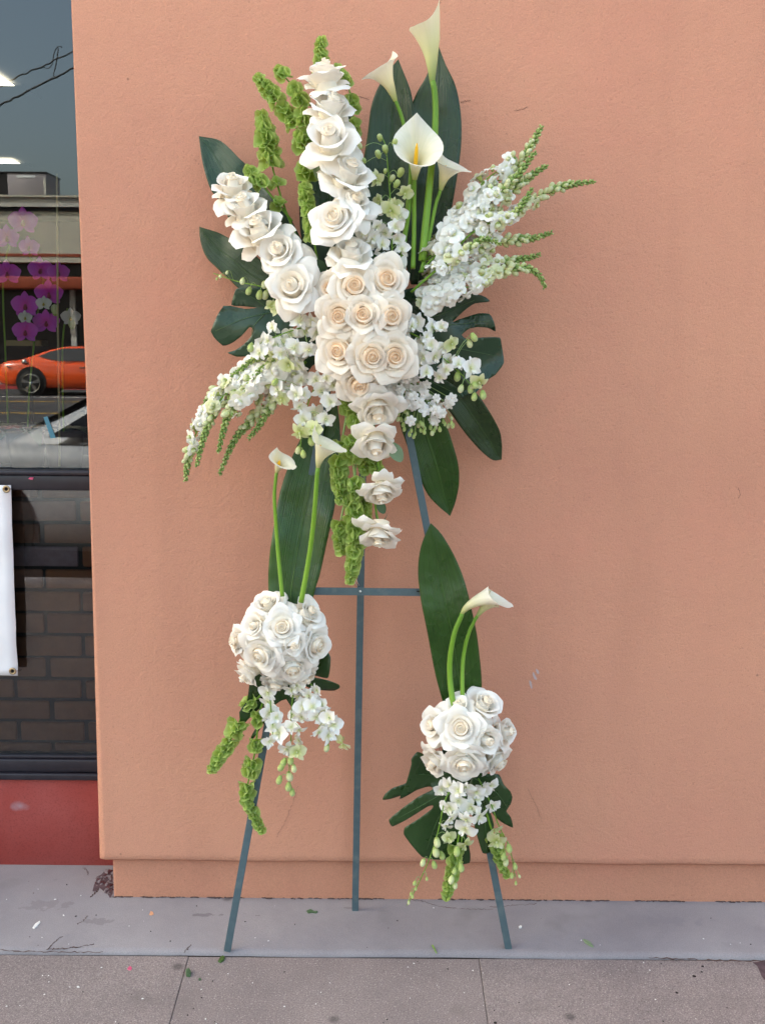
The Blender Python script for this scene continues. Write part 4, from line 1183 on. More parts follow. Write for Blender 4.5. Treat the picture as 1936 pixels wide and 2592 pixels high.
# ---- column of reflexed roses
F = (0, -1, 0)
rose(826,202,.235,132,(-.12,-.34,.95),'cup',1,'topmost rose, pointing up above the column','col',True)
rose(836,282,.25,132,(.28,-.50,.85),'cup',2,'second rose from the top of the column, cone upright','col',True)
rose(836,360,.285,150,(-.06,-.85,.55),'cup',3,'wide open rose third from the top of the column','col',True, leaf=[((800,410,.22),(815,462,.24),30,'sage_leaf')])
rose(880,446,.28,136,(.34,-.60,.75),'cup',4,'rose leaning outward in the middle of the column','col',True)
rose(894,520,.29,112,(.35,-.75,.6),'open',5,'rose touching the orchids at the lower part of the column','col',True)
rose(852,558,.31,140,(-.28,-.85,.3),'spiral',6,'rose facing the window side low in the column, above the cluster','col',True)
rose(888,648,.30,130,(.05,-.62,.8),'cup',7,'lowest rose of the column, upright cone over the cluster','col',True, leaf=[((828,690,.25),(786,662,.26),34,'rose_leaf'),((830,690,.25),(790,700,.27),30,'rose_leaf')])
# ---- slanting row
rose(588,482,.20,122,(.10,-.55,.9),'cup',8,'smallest rose at the outer end of the slanting row','left',True)
rose(622,533,.22,128,(-.25,-.6,.8),'cup',9,'second rose from the outer end of the slanting row','left',True)
rose(662,592,.245,146,(-.30,-.65,.75),'cup',10,'broad rose with spread petals mid slanting row','left',True)
rose(714,645,.27,140,(-.25,-.90,.35),'cup',11,'rose with a plump open cup fourth down the slanting row','left',True)
rose(742,728,.30,150,(-.08,-1,.18),'open',12,'largest rose, at the inner low end of the slanting row','left',True)
# ---- central cluster
rose(842,733,.30,112,(-.45,-1,.12),'spiral',13,'half hidden small rose beginning the top row of the cluster','mid')
rose(896,728,.325,136,(.10,-1,.16),'spiral',14,'cream rose with tight spiral in the middle of the cluster top row','mid')
rose(975,712,.315,132,(.22,-1,.22),'spiral',15,'paler rose at the orchid end of the cluster top row','mid')
rose(862,800,.335,124,(-.14,-1,-.05),'spiral',16,'cream rose starting the middle row of the cluster','mid')
rose(922,798,.345,118,(-.12,-1,.08),'spiral',17,'rose with peach spiral exactly mid cluster','mid')
rose(984,802,.335,130,(.28,-1,.04),'spiral',18,'rose ending the middle row, beside the dark rounded leaf','mid')
rose(862,888,.325,140,(-.26,-1,-.04),'spiral',19,'rose starting the low row of the cluster, beside white orchids','mid')
rose(940,900,.345,128,(.16,-1,-.16),'spiral',20,'rose with loosely parted petals mid low row of the cluster','mid')
rose(995,900,.335,136,(.20,-1,-.12),'spiral',21,'rose ending the low row of the cluster, above the stock flowers','mid')
rose(912,968,.315,122,(-.05,-.92,-.4),'spiral',22,'rose tucked alone under the low row of the cluster','mid')
# ---- hanging roses
ST = [(930,1000,.25)]
rose(954,1030,.29,132,(.12,-.68,-.72),'open',23,'highest hanging rose, just beneath the cluster','hang',True)
rose(952,1118,.285,124,(.05,-.70,-.70),'cup',24,'second hanging rose, with a grey green leaf beside it','hang',True, stem=[(945,1080,.25),(940,1030,.24)], leaf=[((985,1120,.26),(1016,1168,.255),36,'sage_leaf')])
rose(966,1238,.28,118,(.06,-.55,-.85),'open',25,'third hanging rose, level with the leaf tip','hang',True, stem=[(958,1180,.25),(945,1100,.24)], leaf=[((957,1268,.25),(972,1300,.25),24,'rose_leaf')])
rose(960,1346,.27,120,(.0,-.52,-.88),'open',26,'lowest hanging rose, above the crossbar','hang',True, stem=[(953,1300,.25),(945,1230,.24)])
# ---- ball on the lower left
def ballrose(cx, cy, d0, R, px, py, size, kind, seed, label, grp, fwd=1.0):
    dx, dy = (px - cx) / R, -(py - cy) / R
    f = math.sqrt(max(.12, 1 - dx * dx - dy * dy))
    rose(px, py, d0 + R * pxs(d0) * .9 * f, size, (dx * .9, -f * fwd - .15, dy * .9), kind, seed, label, grp, True)
B = (706, 1625, .235, 100)
ballrose(*B, 682,1536,108,'open',31,'rose crowning the ball just under the thinnest calla','ballL')
ballrose(*B, 775,1556,106,'cup',32,'rose with an upright cone at the ball top beside the broad leaf','ballL')
ballrose(*B, 714,1588,116,'spiral',33,'rose with a small tight heart in the upper middle of the ball','ballL')
ballrose(*B, 612,1622,100,'open',34,'rose seen edge on at the window side of the ball','ballL')
ballrose(*B, 666,1652,136,'spiral',35,'largest rose of the ball, heart deep peach','ballL')
ballrose(*B, 792,1630,128,'spiral',36,'rose at the ball side nearest the centre leg','ballL')
ballrose(*B, 738,1684,122,'spiral',37,'rose with a peach heart low in the middle of the ball','ballL')
ballrose(*B, 632,1700,98,'cup',38,'rose with loose petals at the low window side of the ball','ballL')
ballrose(*B, 700,1722,98,'spiral',39,'lowest rose of the ball, above the hanging orchids','ballL')
ballrose(*B, 742,1628,90,'open',40,'rose half buried between the others mid ball','ballL')
ballrose(*B, 652,1586,92,'cup',52,'small rose filling the upper window side gap of the ball','ballL')
ballrose(*B, 768,1706,88,'open',53,'small rose at the low side of the ball above the leaf lobes','ballL')
B = (1178, 1875, .235, 98)
ballrose(*B, 1222,1788,112,'cup',41,'rose rising at the top of the lowest ball','ballR')
ballrose(*B, 1104,1838,106,'open',42,'rose at the upper outer side of the lowest ball, facing the centre leg','ballR')
ballrose(*B, 1166,1842,128,'spiral',43,'rose with a pale peach heart in the upper middle of the lowest ball','ballR')
ballrose(*B, 1270,1852,104,'cup',44,'rose jutting toward the bare wall from the lowest ball','ballR')
ballrose(*B, 1174,1925,134,'spiral',45,'largest rose, low in the middle of the lowest ball','ballR')
ballrose(*B, 1252,1922,112,'spiral',46,'rose at the low side of the lowest ball near the right leg','ballR')
ballrose(*B, 1104,1925,104,'open',47,'shaggy rose with thin parted petals at the low side of the lowest ball','ballR')
ballrose(*B, 1226,1870,108,'cup',48,'rose half buried between the others in the lowest ball','ballR')
ballrose(*B, 1160,1790,84,'open',49,'small petals behind the thin calla stems atop the lowest ball','ballR')

# ---- callas
px1 = pxs(.2)
calla('calla_lily', 'tallest calla, greenish cream, its tip touching the top of the picture', (1094,212,.20), (.02,-.05,1), (-1,.12,0), 150*px1, 42*px1, [(1100,232,.20),(1102,290,.20),(1099,360,.205),(1090,440,.21),(1080,540,.22),(1068,660,.24)], 9.2*px1, front=.22, flare=.55, tipL=.42, tipw=1.7, curl=.15, mat='calla_green', spadix=False, bend=.10, seed=1)
calla('calla_lily', 'small white calla curling toward the rose column, second highest', (1001,256,.19), (-.36,-.12,1), (-1,-.45,.1), 100*px1, 38*px1, [(1014,288,.19),(1025,330,.19),(1040,420,.20),(1028,560,.21),(1018,670,.24)], 5.6*px1, front=.20, flare=1.0, tipL=.10, curl=.7, seed=2, bend=.12)
calla('calla_lily', 'wide open white calla facing the viewer, orange spadix showing', (1049,455,.225), (.04,-.28,1), (.10,-1,.1), 126*px1, 44*px1, [(1048,500,.22),(1048,582,.22),(1045,680,.24)], 6.0*px1, front=.62, flare=1.15, tipL=.18, curl=.5, spread=1.0, seed=3, bend=.14)
calla('calla_lily', 'white calla opening away from the roses, just beside the wide open one', (1115,482,.215), (.10,-.18,1), (.9,-.6,.1), 88*px1, 33*px1, [(1110,496,.215),(1102,521,.215),(1084,609,.225),(1066,690,.24)], 5.2*px1, front=.36, flare=1.25, tipL=.16, curl=.8, seed=4, bend=.18)
g2 = 'thin calla pair above the ball on the window side'
calla('calla_lily', 'smallest calla, two lobed, nearest the shop window', (700,1199,.25), (.16,-.22,1), (.9,-.8,.1), 56*px1, 25*px1, [(698,1215,.25),(695,1257,.25),(699,1332,.25),(705,1408,.255),(715,1510,.27)], 5.2*px1, front=.36, flare=1.0, tipL=.2, curl=.7, seed=5, bend=.25, grp=g2)
calla('calla_lily', 'white calla arching like a hood toward the hanging roses', (805,1188,.295), (-.03,-.1,1), (1,-.25,-.15), 92*px1, 28*px1, [(803,1200,.295),(798,1272,.29),(791,1348,.28),(779,1432,.275),(762,1525,.28)], 6.6*px1, front=.42, flare=1.1, tipL=.22, curl=.9, seed=6, bend=.28, grp=g2)
g3 = 'nodding calla pair above the lowest rose ball'
calla('calla_lily', 'nodding calla in front, its pointed tip over the bare wall', (1168,1556,.25), (.30,-.1,1), (1,-.12,-.3), 88*px1, 31*px1, [(1165,1565,.25),(1150,1602,.25),(1139,1663,.25),(1139,1724,.255),(1149,1800,.28)], 7.6*px1, front=.22, flare=.7, tipL=.06, curl=.7, seed=7, bend=.85, grp=g3)
calla('calla_lily', 'closed greenish calla tucked behind the nodding one', (1206,1562,.235), (.55,-.2,1), (1,.3,0), 66*px1, 26*px1, [(1200,1572,.235),(1183,1612,.235),(1171,1678,.24),(1170,1790,.27)], 5.8*px1, front=.15, flare=.5, tipL=.3, curl=.3, mat='calla_green', seed=8, bend=.15, grp=g3, spadix=False)
t = thing('hidden_calla', 'thick bare calla stem between the open calla and the green orchid buds', 'calla lily', P(1036,500,.215))
mb = MB(); mb.tube([p - t.location for p in catmull([P(1044,470,.21), P(1034,540,.215), P(1022,620,.22), P(1016,690,.24)], 16)], 5.5*px1, 8)
put('stem', mb.mesh('stem', [MAT['stem_green']]), t)

# ---- bells of Ireland
gt = 'bells of Ireland stems rising behind the roses'
bells('bells stem whose tip rises above the topmost rose', [(836,420,.16),(825,300,.17),(815,200,.18),(812,94,.17)], [(.70,1.0,1.0,.62)], 17, gt, seed=1)
bells('bells stem running up the far side of the rose column', [(898,520,.16),(896,380,.17),(892,280,.18),(880,215,.18),(848,165,.17)], [(.26,.34,.8,.8),(.50,.56,.8,.8),(.66,.74,.9,.8),(.84,1.0,.7,.5)], 17, gt, seed=2)
bells('long bells stem reaching out farthest toward the upper window side', [(790,620,.17),(782,500,.18),(768,370,.18),(735,300,.17),(700,255,.165),(650,190,.15)], [(.52,.60,.95,.95),(.66,.76,1.0,1.0),(.82,1.0,1.0,.55)], 19, gt, seed=3)
bells('bells stem with a pointed tip between the outermost one and the top rose', [(800,560,.18),(778,420,.19),(768,300,.19),(750,232,.18),(700,172,.165)], [(.46,.52,.9,.9),(.60,.66,.9,.9),(.72,.84,.9,.9),(.93,1.0,.8,.55)], 18, gt, seed=4)
bells('upright plump bells spike standing free over the slanting rose row', [(755,610,.18),(722,530,.18),(700,460,.17),(683,395,.165),(672,335,.16),(663,285,.15)], [(.44,.50,1.0,1.0),(.62,.78,1.15,1.15),(.80,1.0,1.05,.62)], 19, gt, seed=5)
bells('short bells spike leaning over the top end of the slanting roses', [(740,560,.18),(690,500,.19),(655,458,.19),(628,430,.18)], [(.30,.40,.9,.9),(.68,1.0,1.0,.62)], 18, gt, seed=6)
bells('short bells spike hanging close against the rose column', [(812,700,.24),(800,640,.25),(788,565,.26),(778,510,.26),(770,476,.255)], [(.0,.06,.7,.7),(.46,1.0,1.05,.75)], 17, gt, seed=7)
bells('bells stem with a single cluster close beside the rose column middle', [(796,600,.2),(784,500,.21),(772,425,.21)], [(.86,1.0,1.1,1.0)], 19, gt, seed=8)
gh = 'bells of Ireland stems hanging under the cluster'
bells('hanging bells stem nearest the hooded calla', [(886,985,.24),(872,1080,.24),(860,1140,.245),(856,1180,.25),(866,1262,.25)], [(.12,.20,.85,.85),(.50,.54,.9,.9),(.66,1.0,1.15,.9)], 17, gh, True, seed=9)
bells('hanging bells stem with its bells bunched halfway down', [(906,990,.25),(898,1070,.25),(890,1130,.255),(896,1200,.255),(900,1262,.26)], [(.20,.32,1.0,1.0),(.46,.62,1.1,1.1),(.86,1.0,1.1,.8)], 17, gh, True, seed=10)
bells('hanging bells stem partly behind the second hanging rose', [(930,1010,.23),(932,1120,.23),(942,1165,.235),(962,1200,.24)], [(.50,.60,.9,.9),(.74,1.0,1.0,.8)], 17, gh, True, seed=11)
bells('longest hanging bells stem, its bright tip just over the crossbar', [(908,1040,.23),(900,1180,.24),(896,1280,.25),(900,1380,.25),(886,1474,.25)], [(.46,.74,1.15,1.15),(.76,1.0,1.1,.6)], 18, gh, True, seed=12)
bells('hanging bells stem with small bells beside the lower hanging roses', [(930,1100,.22),(922,1200,.23),(922,1280,.24),(926,1340,.245)], [(.30,.40,.8,.8),(.62,1.0,1.0,.75)], 17, gh, True, seed=13)
bells('thin hanging bells stem with its bells low beside the broad leaf', [(880,1240,.22),(866,1300,.23),(860,1350,.235),(866,1402,.235)], [(.55,1.0,1.0,.75)], 17, gh, True, seed=14)
gl = 'bells of Ireland stems trailing from the ball on the window side'
bells('trailing bells stem that swings out toward the shop window', [(690,1720,.20),(655,1765,.20),(625,1785,.20),(600,1843,.20),(579,1882,.20),(557,1915,.20),(534,1952,.20)], [(.26,.36,.9,.9),(.50,.58,1.1,1.1),(.66,1.0,1.05,.6)], 18, gl, seed=15)
bells('trailing bells stem that crosses in front of the easel leg', [(680,1740,.20),(655,1810,.205),(650,1870,.21),(640,1932,.212),(628,1982,.212),(626,2020,.213),(640,2056,.213),(664,2106,.214)], [(.18,.24,.9,.9),(.36,.42,.9,.9),(.50,.58,1.1,1.1),(.66,1.0,1.0,.55)], 18, gl, seed=16)
gr_ = 'bells of Ireland stems under the lowest rose ball'
bells('bells spike pointing at the ground beneath the lowest orchids', [(1170,2040,.20),(1160,2120,.20),(1148,2190,.20),(1130,2272,.195)], [(.44,1.0,1.1,.7)], 17, gr_, seed=17, tight=.9)
bells('bells spike slanting down beside the right easel leg', [(1225,2040,.20),(1250,2120,.20),(1264,2170,.20),(1282,2216,.195)], [(.42,1.0,1.1,.6)], 17, gr_, seed=18, tight=.9)

# ---- snapdragons, right fan
base = (1050, 690, .20)
S = 'snapdragon with '
snap('snapdragon whose tip is the highest of the fan', [(1080,640,.21),(1160,560,.20),(1230,480,.19),(1300,430,.18),(1345,365,.17),(1371,318,.165)], (.10,.66), 15, seed=1, green=.30, tip=.90)
snap('snapdragon with a thick green tip second highest in the fan', [(1075,660,.23),(1150,600,.23),(1225,525,.22),(1300,455,.21),(1332,415,.20),(1356,383,.195)], (.10,.62), 15, seed=2, green=.35, tip=.76)
snap('snapdragon with a slim dark tip pointing outward under the highest pair', [(1060,690,.20),(1140,620,.20),(1240,530,.20),(1300,478,.195),(1350,440,.19),(1386,417,.185)], (.10,.72), 15, seed=3, green=.5, tip=.86)
snap('snapdragon reaching farthest over the bare wall, single slim tip', [(1070,700,.18),(1170,630,.175),(1270,560,.17),(1370,495,.16),(1430,470,.15),(1506,459,.14)], (.12,.66), 14, seed=4, green=.2, tip=.86)
snap('snapdragon with a curved bare stem in the middle of the fan', [(1062,720,.25),(1140,650,.25),(1182,600,.25),(1235,566,.245),(1296,545,.24),(1330,505,.235),(1347,475,.23)], (.50,.72), 15, seed=5, green=.8, tip=.78)
snap('snapdragon with white bells and a level slim tip', [(1060,720,.20),(1140,670,.20),(1220,625,.20),(1308,606,.195),(1350,603,.19),(1397,588,.185)], (.10,.62), 15, seed=6, green=.3, tip=.80)
snap('snapdragon with a long thick stem lying in front of the others', [(1040,740,.27),(1085,700,.275),(1136,660,.28),(1190,625,.28),(1225,604,.275),(1268,619,.27)], (.30,.60), 14, seed=7, green=.8, tip=.70)
snap('snapdragon with a short dark tip next to the lowest of the fan', [(1060,745,.21),(1140,700,.21),(1210,675,.205),(1278,662,.20),(1326,655,.195),(1368,644,.19)], (.10,.66), 15, seed=8, green=.3, tip=.80)
snap('lowest snapdragon of the fan, its tip drooping down', [(1050,760,.24),(1130,725,.24),(1210,705,.235),(1284,684,.23),(1332,678,.225),(1365,698,.22),(1379,729,.215)], (.06,.60), 15, seed=9, green=.3, tip=.78)
snap('snapdragon thick with white bells along the low edge of the fan', [(1060,780,.25),(1110,755,.255),(1160,735,.25),(1220,715,.24)], (.05,.97), 16, seed=10, green=.05, tip=.98, dens=.85)
snap('snapdragon thick with white bells near the calla stems', [(1060,690,.24),(1100,650,.245),(1150,600,.24),(1210,530,.23),(1250,480,.22)], (.20,.97), 16, seed=11, green=.05, tip=.98, dens=.85)
snap('snapdragon with lavender tinted bells along the upper edge of the fan', [(1090,640,.20),(1160,560,.20),(1215,470,.20),(1270,425,.19),(1300,395,.185)], (.35,.97), 15, seed=12, green=.12, tip=.98, dens=.8)
# ---- snapdragons, drooping left
gs = 'white snapdragon stems drooping toward the shop window'
snap('drooping snapdragon nearest the shop window', [(740,900,.19),(660,940,.19),(580,990,.185),(520,1055,.18),(488,1120,.175),(476,1170,.17),(470,1218,.165)], (.12,.80), 15, gs, seed=21, green=.12, tip=.87)
snap('drooping snapdragon with a thick green tip beside the outermost one', [(720,905,.21),(630,955,.21),(560,1010,.205),(528,1075,.20),(510,1130,.195),(498,1182,.19)], (.10,.56), 15, gs, seed=22, green=.4, tip=.68)
snap('drooping snapdragon whose tip lies in the upper outer edge', [(740,885,.19),(640,925,.19),(575,970,.185),(530,1010,.18),(512,1048,.175),(496,1092,.17)], (.10,.60), 15, gs, seed=23, green=.2, tip=.72)
snap('drooping snapdragon with a plump tip in the middle of the bunch', [(740,905,.22),(665,945,.225),(605,1005,.22),(578,1050,.215),(564,1098,.21),(553,1147,.205)], (.10,.55), 15, gs, seed=24, green=.5, tip=.68)
snap('drooping snapdragon hanging lowest, with a long dark tip', [(770,915,.19),(700,985,.19),(640,1060,.185),(600,1105,.18),(576,1152,.175),(556,1201,.17)], (.10,.45), 15, gs, seed=25, green=.6, tip=.62)
snap('drooping snapdragon closest to the hanging orchids', [(775,915,.21),(730,965,.215),(690,1020,.21),(655,1080,.205),(628,1111,.20)], (.08,.52), 15, gs, seed=26, green=.4, tip=.62)
snap('short snapdragon lying across the top of the drooping bunch', [(745,870,.23),(690,893,.235),(640,912,.23),(610,935,.225),(584,952,.22)], (.08,.30), 14, gs, seed=27, green=.9, tip=.42)
snap('short drooping snapdragon with a green tip on the white bells', [(760,880,.24),(700,910,.245),(660,938,.245),(636,962,.24),(618,990,.235)], (.06,.32), 14, gs, seed=28, green=.8, tip=.50)
snap('drooping snapdragon full of open white bells through the bunch', [(760,900,.23),(690,945,.235),(630,990,.23),(580,1050,.22)], (.08,.97), 16, gs, seed=29, green=.15, tip=.98, dens=.8)

# ---- orchid sprays
orchid('row of white orchids running from the cluster toward the split leaf', [(835,790,.25),(790,820,.27),(730,840,.28),(680,860,.28),(640,880,.27)],
       [(690,828),(679,862),(658,893),(664,868),(694,871),(717,866),(758,813),(773,836),(791,813),(815,808),(812,847),(782,885),(733,922),(758,925),(709,895),(737,844),(800,840),(745,880)], [(635,880,9)], .28, 22, seed=1, green=(12,), hang=True)
orchid('white orchid spray drooping beside the hanging roses', [(850,920,.24),(810,960,.25),(780,1020,.25),(765,1090,.25),(760,1150,.245)],
       [(767,998),(749,998),(800,962),(827,956),(812,989),(843,974),(758,1028),(767,1061),(794,1046),(836,1016),(824,1061),(703,986),(714,1010),(761,962),(760,1093),(793,1088)], [(758,1098,9),(788,1118,9),(755,1140,8),(768,1150,8),(696,968,8)], .26, 22, seed=2, green=(12,14,15))
orchid('white orchid spray spreading over the large split leaf', [(1010,830,.26),(1070,860,.28),(1120,905,.28),(1170,950,.27),(1200,985,.26)],
       [(1030,803),(1020,839),(1057,818),(1093,827),(1117,827),(1041,824),(1078,854),(1048,878),(1142,869),(1072,872),(1063,921),(1078,942),(1112,954),(1133,914),(1160,921),(1190,930),(1091,872),(1118,881),(1040,902),(1212,966),(1130,935),(1072,905),(1100,900)], [(1199,854,9),(1188,870,8),(1157,954,9),(1166,984,8),(1190,986,8),(1201,975,8),(1200,1005,8),(1222,1000,9)], .275, 22, seed=3, green=(8,19))
orchid('tall orchid spray with green buds between the rose column and the callas', [(1000,740,.22),(993,640,.24),(990,540,.245),(982,430,.24),(976,370,.23),(965,345,.225)],
       [(990,530),(999,521),(960,508),(951,454),(1023,488),(938,547),(1011,545),(954,573),(942,602),(966,618),(924,590),(990,657),(1018,630),(960,657),(1005,703),(932,620),(1005,606),(914,553),(975,590),(1000,575),(985,690),(950,535),(965,690),(1010,670)], [(961,348,7),(999,360,7),(975,377,8),(957,390,8),(1014,436,9),(993,451,7),(1004,465,8),(975,433,5),(922,406,5),(911,369,6)], .255, 21, seed=4, green=(0,1,2,3,4), hang=False)
orchid('small orchid spray with round green buds beside the large slanting rose', [(800,770,.24),(720,745,.24),(660,725,.22),(600,712,.20),(541,692,.18)],
       [(687,775),(705,782),(799,769),(820,762),(770,775)], [(614,712,7),(630,737,8),(657,747,9),(672,747,9),(669,721,8),(684,727,9),(558,700,4),(575,690,4),(549,706,3)], .24, 19, seed=5, green=(0,1,2))
gb = 'white orchid sprays hanging under the ball on the window side'
orchid('hanging orchid spray with the largest flat white blooms, on the window side', [(700,1735,.24),(685,1770,.26),(690,1830,.26),(690,1880,.255)], [(679,1752),(679,1776),(682,1803),(691,1837),(706,1855),(682,1875),(700,1815)], [], .27, 24, gb, seed=6)
orchid('middle hanging orchid spray ending in green buds', [(745,1730,.24),(738,1800,.25),(736,1900,.25),(732,1960,.245),(738,2004,.24)], [(751,1737),(755,1761),(739,1746),(745,1812),(764,1815),(757,1846),(727,1894),(752,1903),(757,1873),(768,1790),(738,1840)], [(712,1942,9),(707,1975,9),(733,1966,10),(730,1992,9),(740,2006,8),(744,1946,8),(736,1925,9),(718,1930,9)], .255, 22, gb, seed=7, green=(7,))
orchid('hanging orchid spray that swings toward the centre leg', [(760,1725,.24),(788,1733,.26),(805,1780,.26),(835,1835,.255),(868,1872,.25)], [(803,1746),(791,1788),(815,1782),(834,1815),(806,1852),(830,1861),(845,1834),(868,1880),(815,1800),(782,1760),(826,1836),(800,1815)], [(827,1894,8)], .265, 22, gb, seed=8, green=(7,))
gc = 'white orchid sprays hanging under the lowest ball'
orchid('orchid spray under the lowest ball trailing a long thin budded tip', [(1150,1975,.25),(1125,2030,.27),(1112,2090,.26),(1092,2160,.25),(1062,2230,.24),(1030,2292,.23)], [(1117,1997),(1138,1988),(1138,2044),(1141,2069),(1129,2089),(1135,2121),(1160,2027)], [(1106,2133,10),(1103,2158,10),(1118,2166,9),(1070,2184,8),(1099,2190,8),(1080,2225,4),(1049,2236,5),(1052,2250,4),(1040,2263,4),(1044,2270,4),(1034,2285,4)], .265, 23, gc, seed=9, green=(5,))
orchid('orchid spray hanging straight under the middle of the lowest ball', [(1180,1975,.26),(1172,2040,.27),(1170,2110,.26),(1160,2180,.25),(1150,2240,.24)], [(1160,2000),(1205,2003),(1202,2020),(1180,1991),(1192,2042),(1177,2097),(1180,2074),(1211,2066),(1177,2136)], [(1156,2156,10),(1167,2197,9),(1142,2227,9),(1152,2242,7),(1150,2205,7)], .275, 26, gc, seed=10, green=(8,))
orchid('orchid spray under the lowest ball closest to the right easel leg', [(1210,1970,.25),(1240,2030,.26),(1262,2090,.25),(1290,2150,.24),(1303,2220,.23)], [(1241,1988),(1247,2038),(1225,2000),(1252,2097),(1256,2128)], [(1288,2148,9),(1274,2169,8),(1280,2183,8),(1303,2193,7),(1295,2217,6),(1305,2236,4),(1314,2218,4)], .255, 23, gc, seed=11, green=(3,4))

# ---- white stock cluster
STK = []
for k in range(5):
    rr = random.Random(90 + k); mb = MB()
    for ring, (n, L, tz) in enumerate(((6, .95, .25), (5, .66, .55), (4, .36, .85))):
        for j in range(n):
            a = 2 * PI * j / n + ring * .5 + rr.uniform(-.2, .2)
            def fn(u, v):
                x = .05 + L * v; y = u * .40 * L * math.sin(PI * min(.93, v * .7 + .2)) ** .8; z = tz * v * .8 + .12 * ring - .25 * v * v + .1 * math.sin(u * 5 + j)
                return Vector((x * math.cos(a) - y * math.sin(a), x * math.sin(a) + y * math.cos(a), z))
            v_, f_, g_, _ = grid(2, 3, fn); mb.add(v_, f_, 0, [.5 + .5 * x for x in g_])
    STK.append(mb.mesh('blossom', [MAT['orchid']]))
t = thing('stock_flower', 'cluster of tiny ruffled white stock blossoms with green beads of buds below', 'flower stem', P(1010, 960, .22))
o = t.location
rr = random.Random(5)
mb = MB(); bp = []
cr = lambda x, y: (800 + .3027 * x, 860 + .3027 * y)
stk = [(700,430),(650,370),(740,380),(820,410),(820,480),(700,420),(940,480),(880,400),(1000,500),(1100,540),(1060,610),(900,600),(820,560),(990,680),(800,690),(770,470),(600,400),(1000,600),(700,330),(760,330),(660,310),(900,450),(960,540),(1130,500),(620,450),(860,520),(760,540),(600,350),(680,480),(1040,560),(930,390),(800,340)]
for k, (x, y) in enumerate(stk):
    q = P(*cr(x + rr.uniform(-12, 12), y + rr.uniform(-12, 12)), .245 + rr.uniform(-.02, .02))
    put('blossom', STK[k % 5], t, frame(q - o, (rr.uniform(-.5, .5), -1, rr.uniform(-.6, .3)), rr.uniform(0, 6), 14 * pxs(.24) * rr.uniform(.85, 1.2)))
    mb.tube([p - o for p in catmull([P(1000, 930, .21), q.lerp(P(1000, 930, .2), .4) + Vector((0, .02, 0)), q], 5)], .0009, 4)
for (x, y) in [(720,510),(700,550),(740,580),(710,650),(750,650),(740,730),(780,770),(830,770),(870,680),(870,740),(900,720),(990,740),(1030,730),(960,710),(1080,690),(1130,680),(1130,640),(690,600),(770,620),(800,745),(850,700),(1000,715),(970,760),(1060,670),(1110,700),(730,690),(905,755),(820,790),(1145,700),(690,645),(760,600),(890,690)]:
    q = P(*cr(x, y), .235 + rr.uniform(-.01, .01))
    put('bud', BUD_O if rr.random() < .6 else BUD_W, t, frame(q - o, (rr.uniform(-.3, .3), -.3, -1), 0, 4.6 * pxs(.24) * rr.uniform(.8, 1.15)))
    mb.tube([p - o for p in catmull([P(*cr(x * .55 + 880 * .45, y - 190), .22), q], 4)], .0008, 4)
put('stalks', mb.mesh('stalks', [MAT['stem_pale']]), t)['kind'] = 'stuff'
# ================================================================== inside the shop, seen dimly through the glass
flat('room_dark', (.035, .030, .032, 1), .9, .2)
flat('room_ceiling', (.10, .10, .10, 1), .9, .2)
flat('shelf_wood', (.20, .16, .08, 1), .5, .4)
e_ = NT('lamp_glow'); e_.b.inputs['Emission Color'].default_value = (1.0, .86, .62, 1); e_.b.inputs['Emission Strength'].default_value = 2.2; e_.b.inputs['Base Color'].default_value = (.8, .75, .6, 1); MAT['lamp_glow'] = e_.m
RX0, RX1 = -9.2, WALL_X + .3
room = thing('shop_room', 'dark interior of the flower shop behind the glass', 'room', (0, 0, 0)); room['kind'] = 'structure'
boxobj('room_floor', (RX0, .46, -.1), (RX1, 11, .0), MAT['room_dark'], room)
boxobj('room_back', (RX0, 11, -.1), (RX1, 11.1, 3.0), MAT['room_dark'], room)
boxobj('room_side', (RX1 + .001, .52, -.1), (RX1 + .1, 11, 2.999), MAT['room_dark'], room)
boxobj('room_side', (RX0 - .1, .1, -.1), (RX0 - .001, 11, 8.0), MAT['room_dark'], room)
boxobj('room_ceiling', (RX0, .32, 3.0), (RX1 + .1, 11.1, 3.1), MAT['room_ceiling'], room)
roof = boxobj('roof', (-9.3, .1, 8.01), (8, 11.2, 8.1), MAT['room_dark']); tag(roof, kind='structure')  # unseen roof, height and reach set to keep sun off wall and flowers
boxobj('window_shelf', (XL, GLASS_Y + .20, z_r1 - .05), (XR - .01, GLASS_Y + .5, z_r1 - .02), MAT['room_dark'], room)
def hit_z(px, py, z):
    return PG(px, py, z)
for k, (x0, x1, y0, y1, lb) in enumerate(((-60, 38, 176, 217, 'near warm ceiling lamp panel seen through the top of the shop glass'), (-60, 52, 404, 414, 'farther warm ceiling lamp panel, just above the mirrored roof'))):
    a, b = hit_z(x1, y1, 2.985), hit_z(x1 - 34, y0, 2.985)
    t = thing('ceiling_lamp', lb, 'ceiling lamp', (a.x, a.y, 2.985), 'ceiling lamps inside the shop')
    yn, yf = min(a.y, b.y), max(a.y, b.y)
    W_ = 1.6
    q = [(0, yn - a.y, 0), (0, yf - a.y, 0), (-W_, yf - a.y, 0), (-W_, yn - a.y, 0)]
    put('diffuser', mesh_of('diffuser', q, [(0, 1, 2, 3)], [MAT['lamp_glow']], False), t)
    mb = MB(); mb.box((.02, (yf - yn) / 2, .006), (.02, (yf - yn) / 2, .008)); put('lamp_frame', mb.mesh('lamp_frame', [MAT['room_ceiling']], False), t)
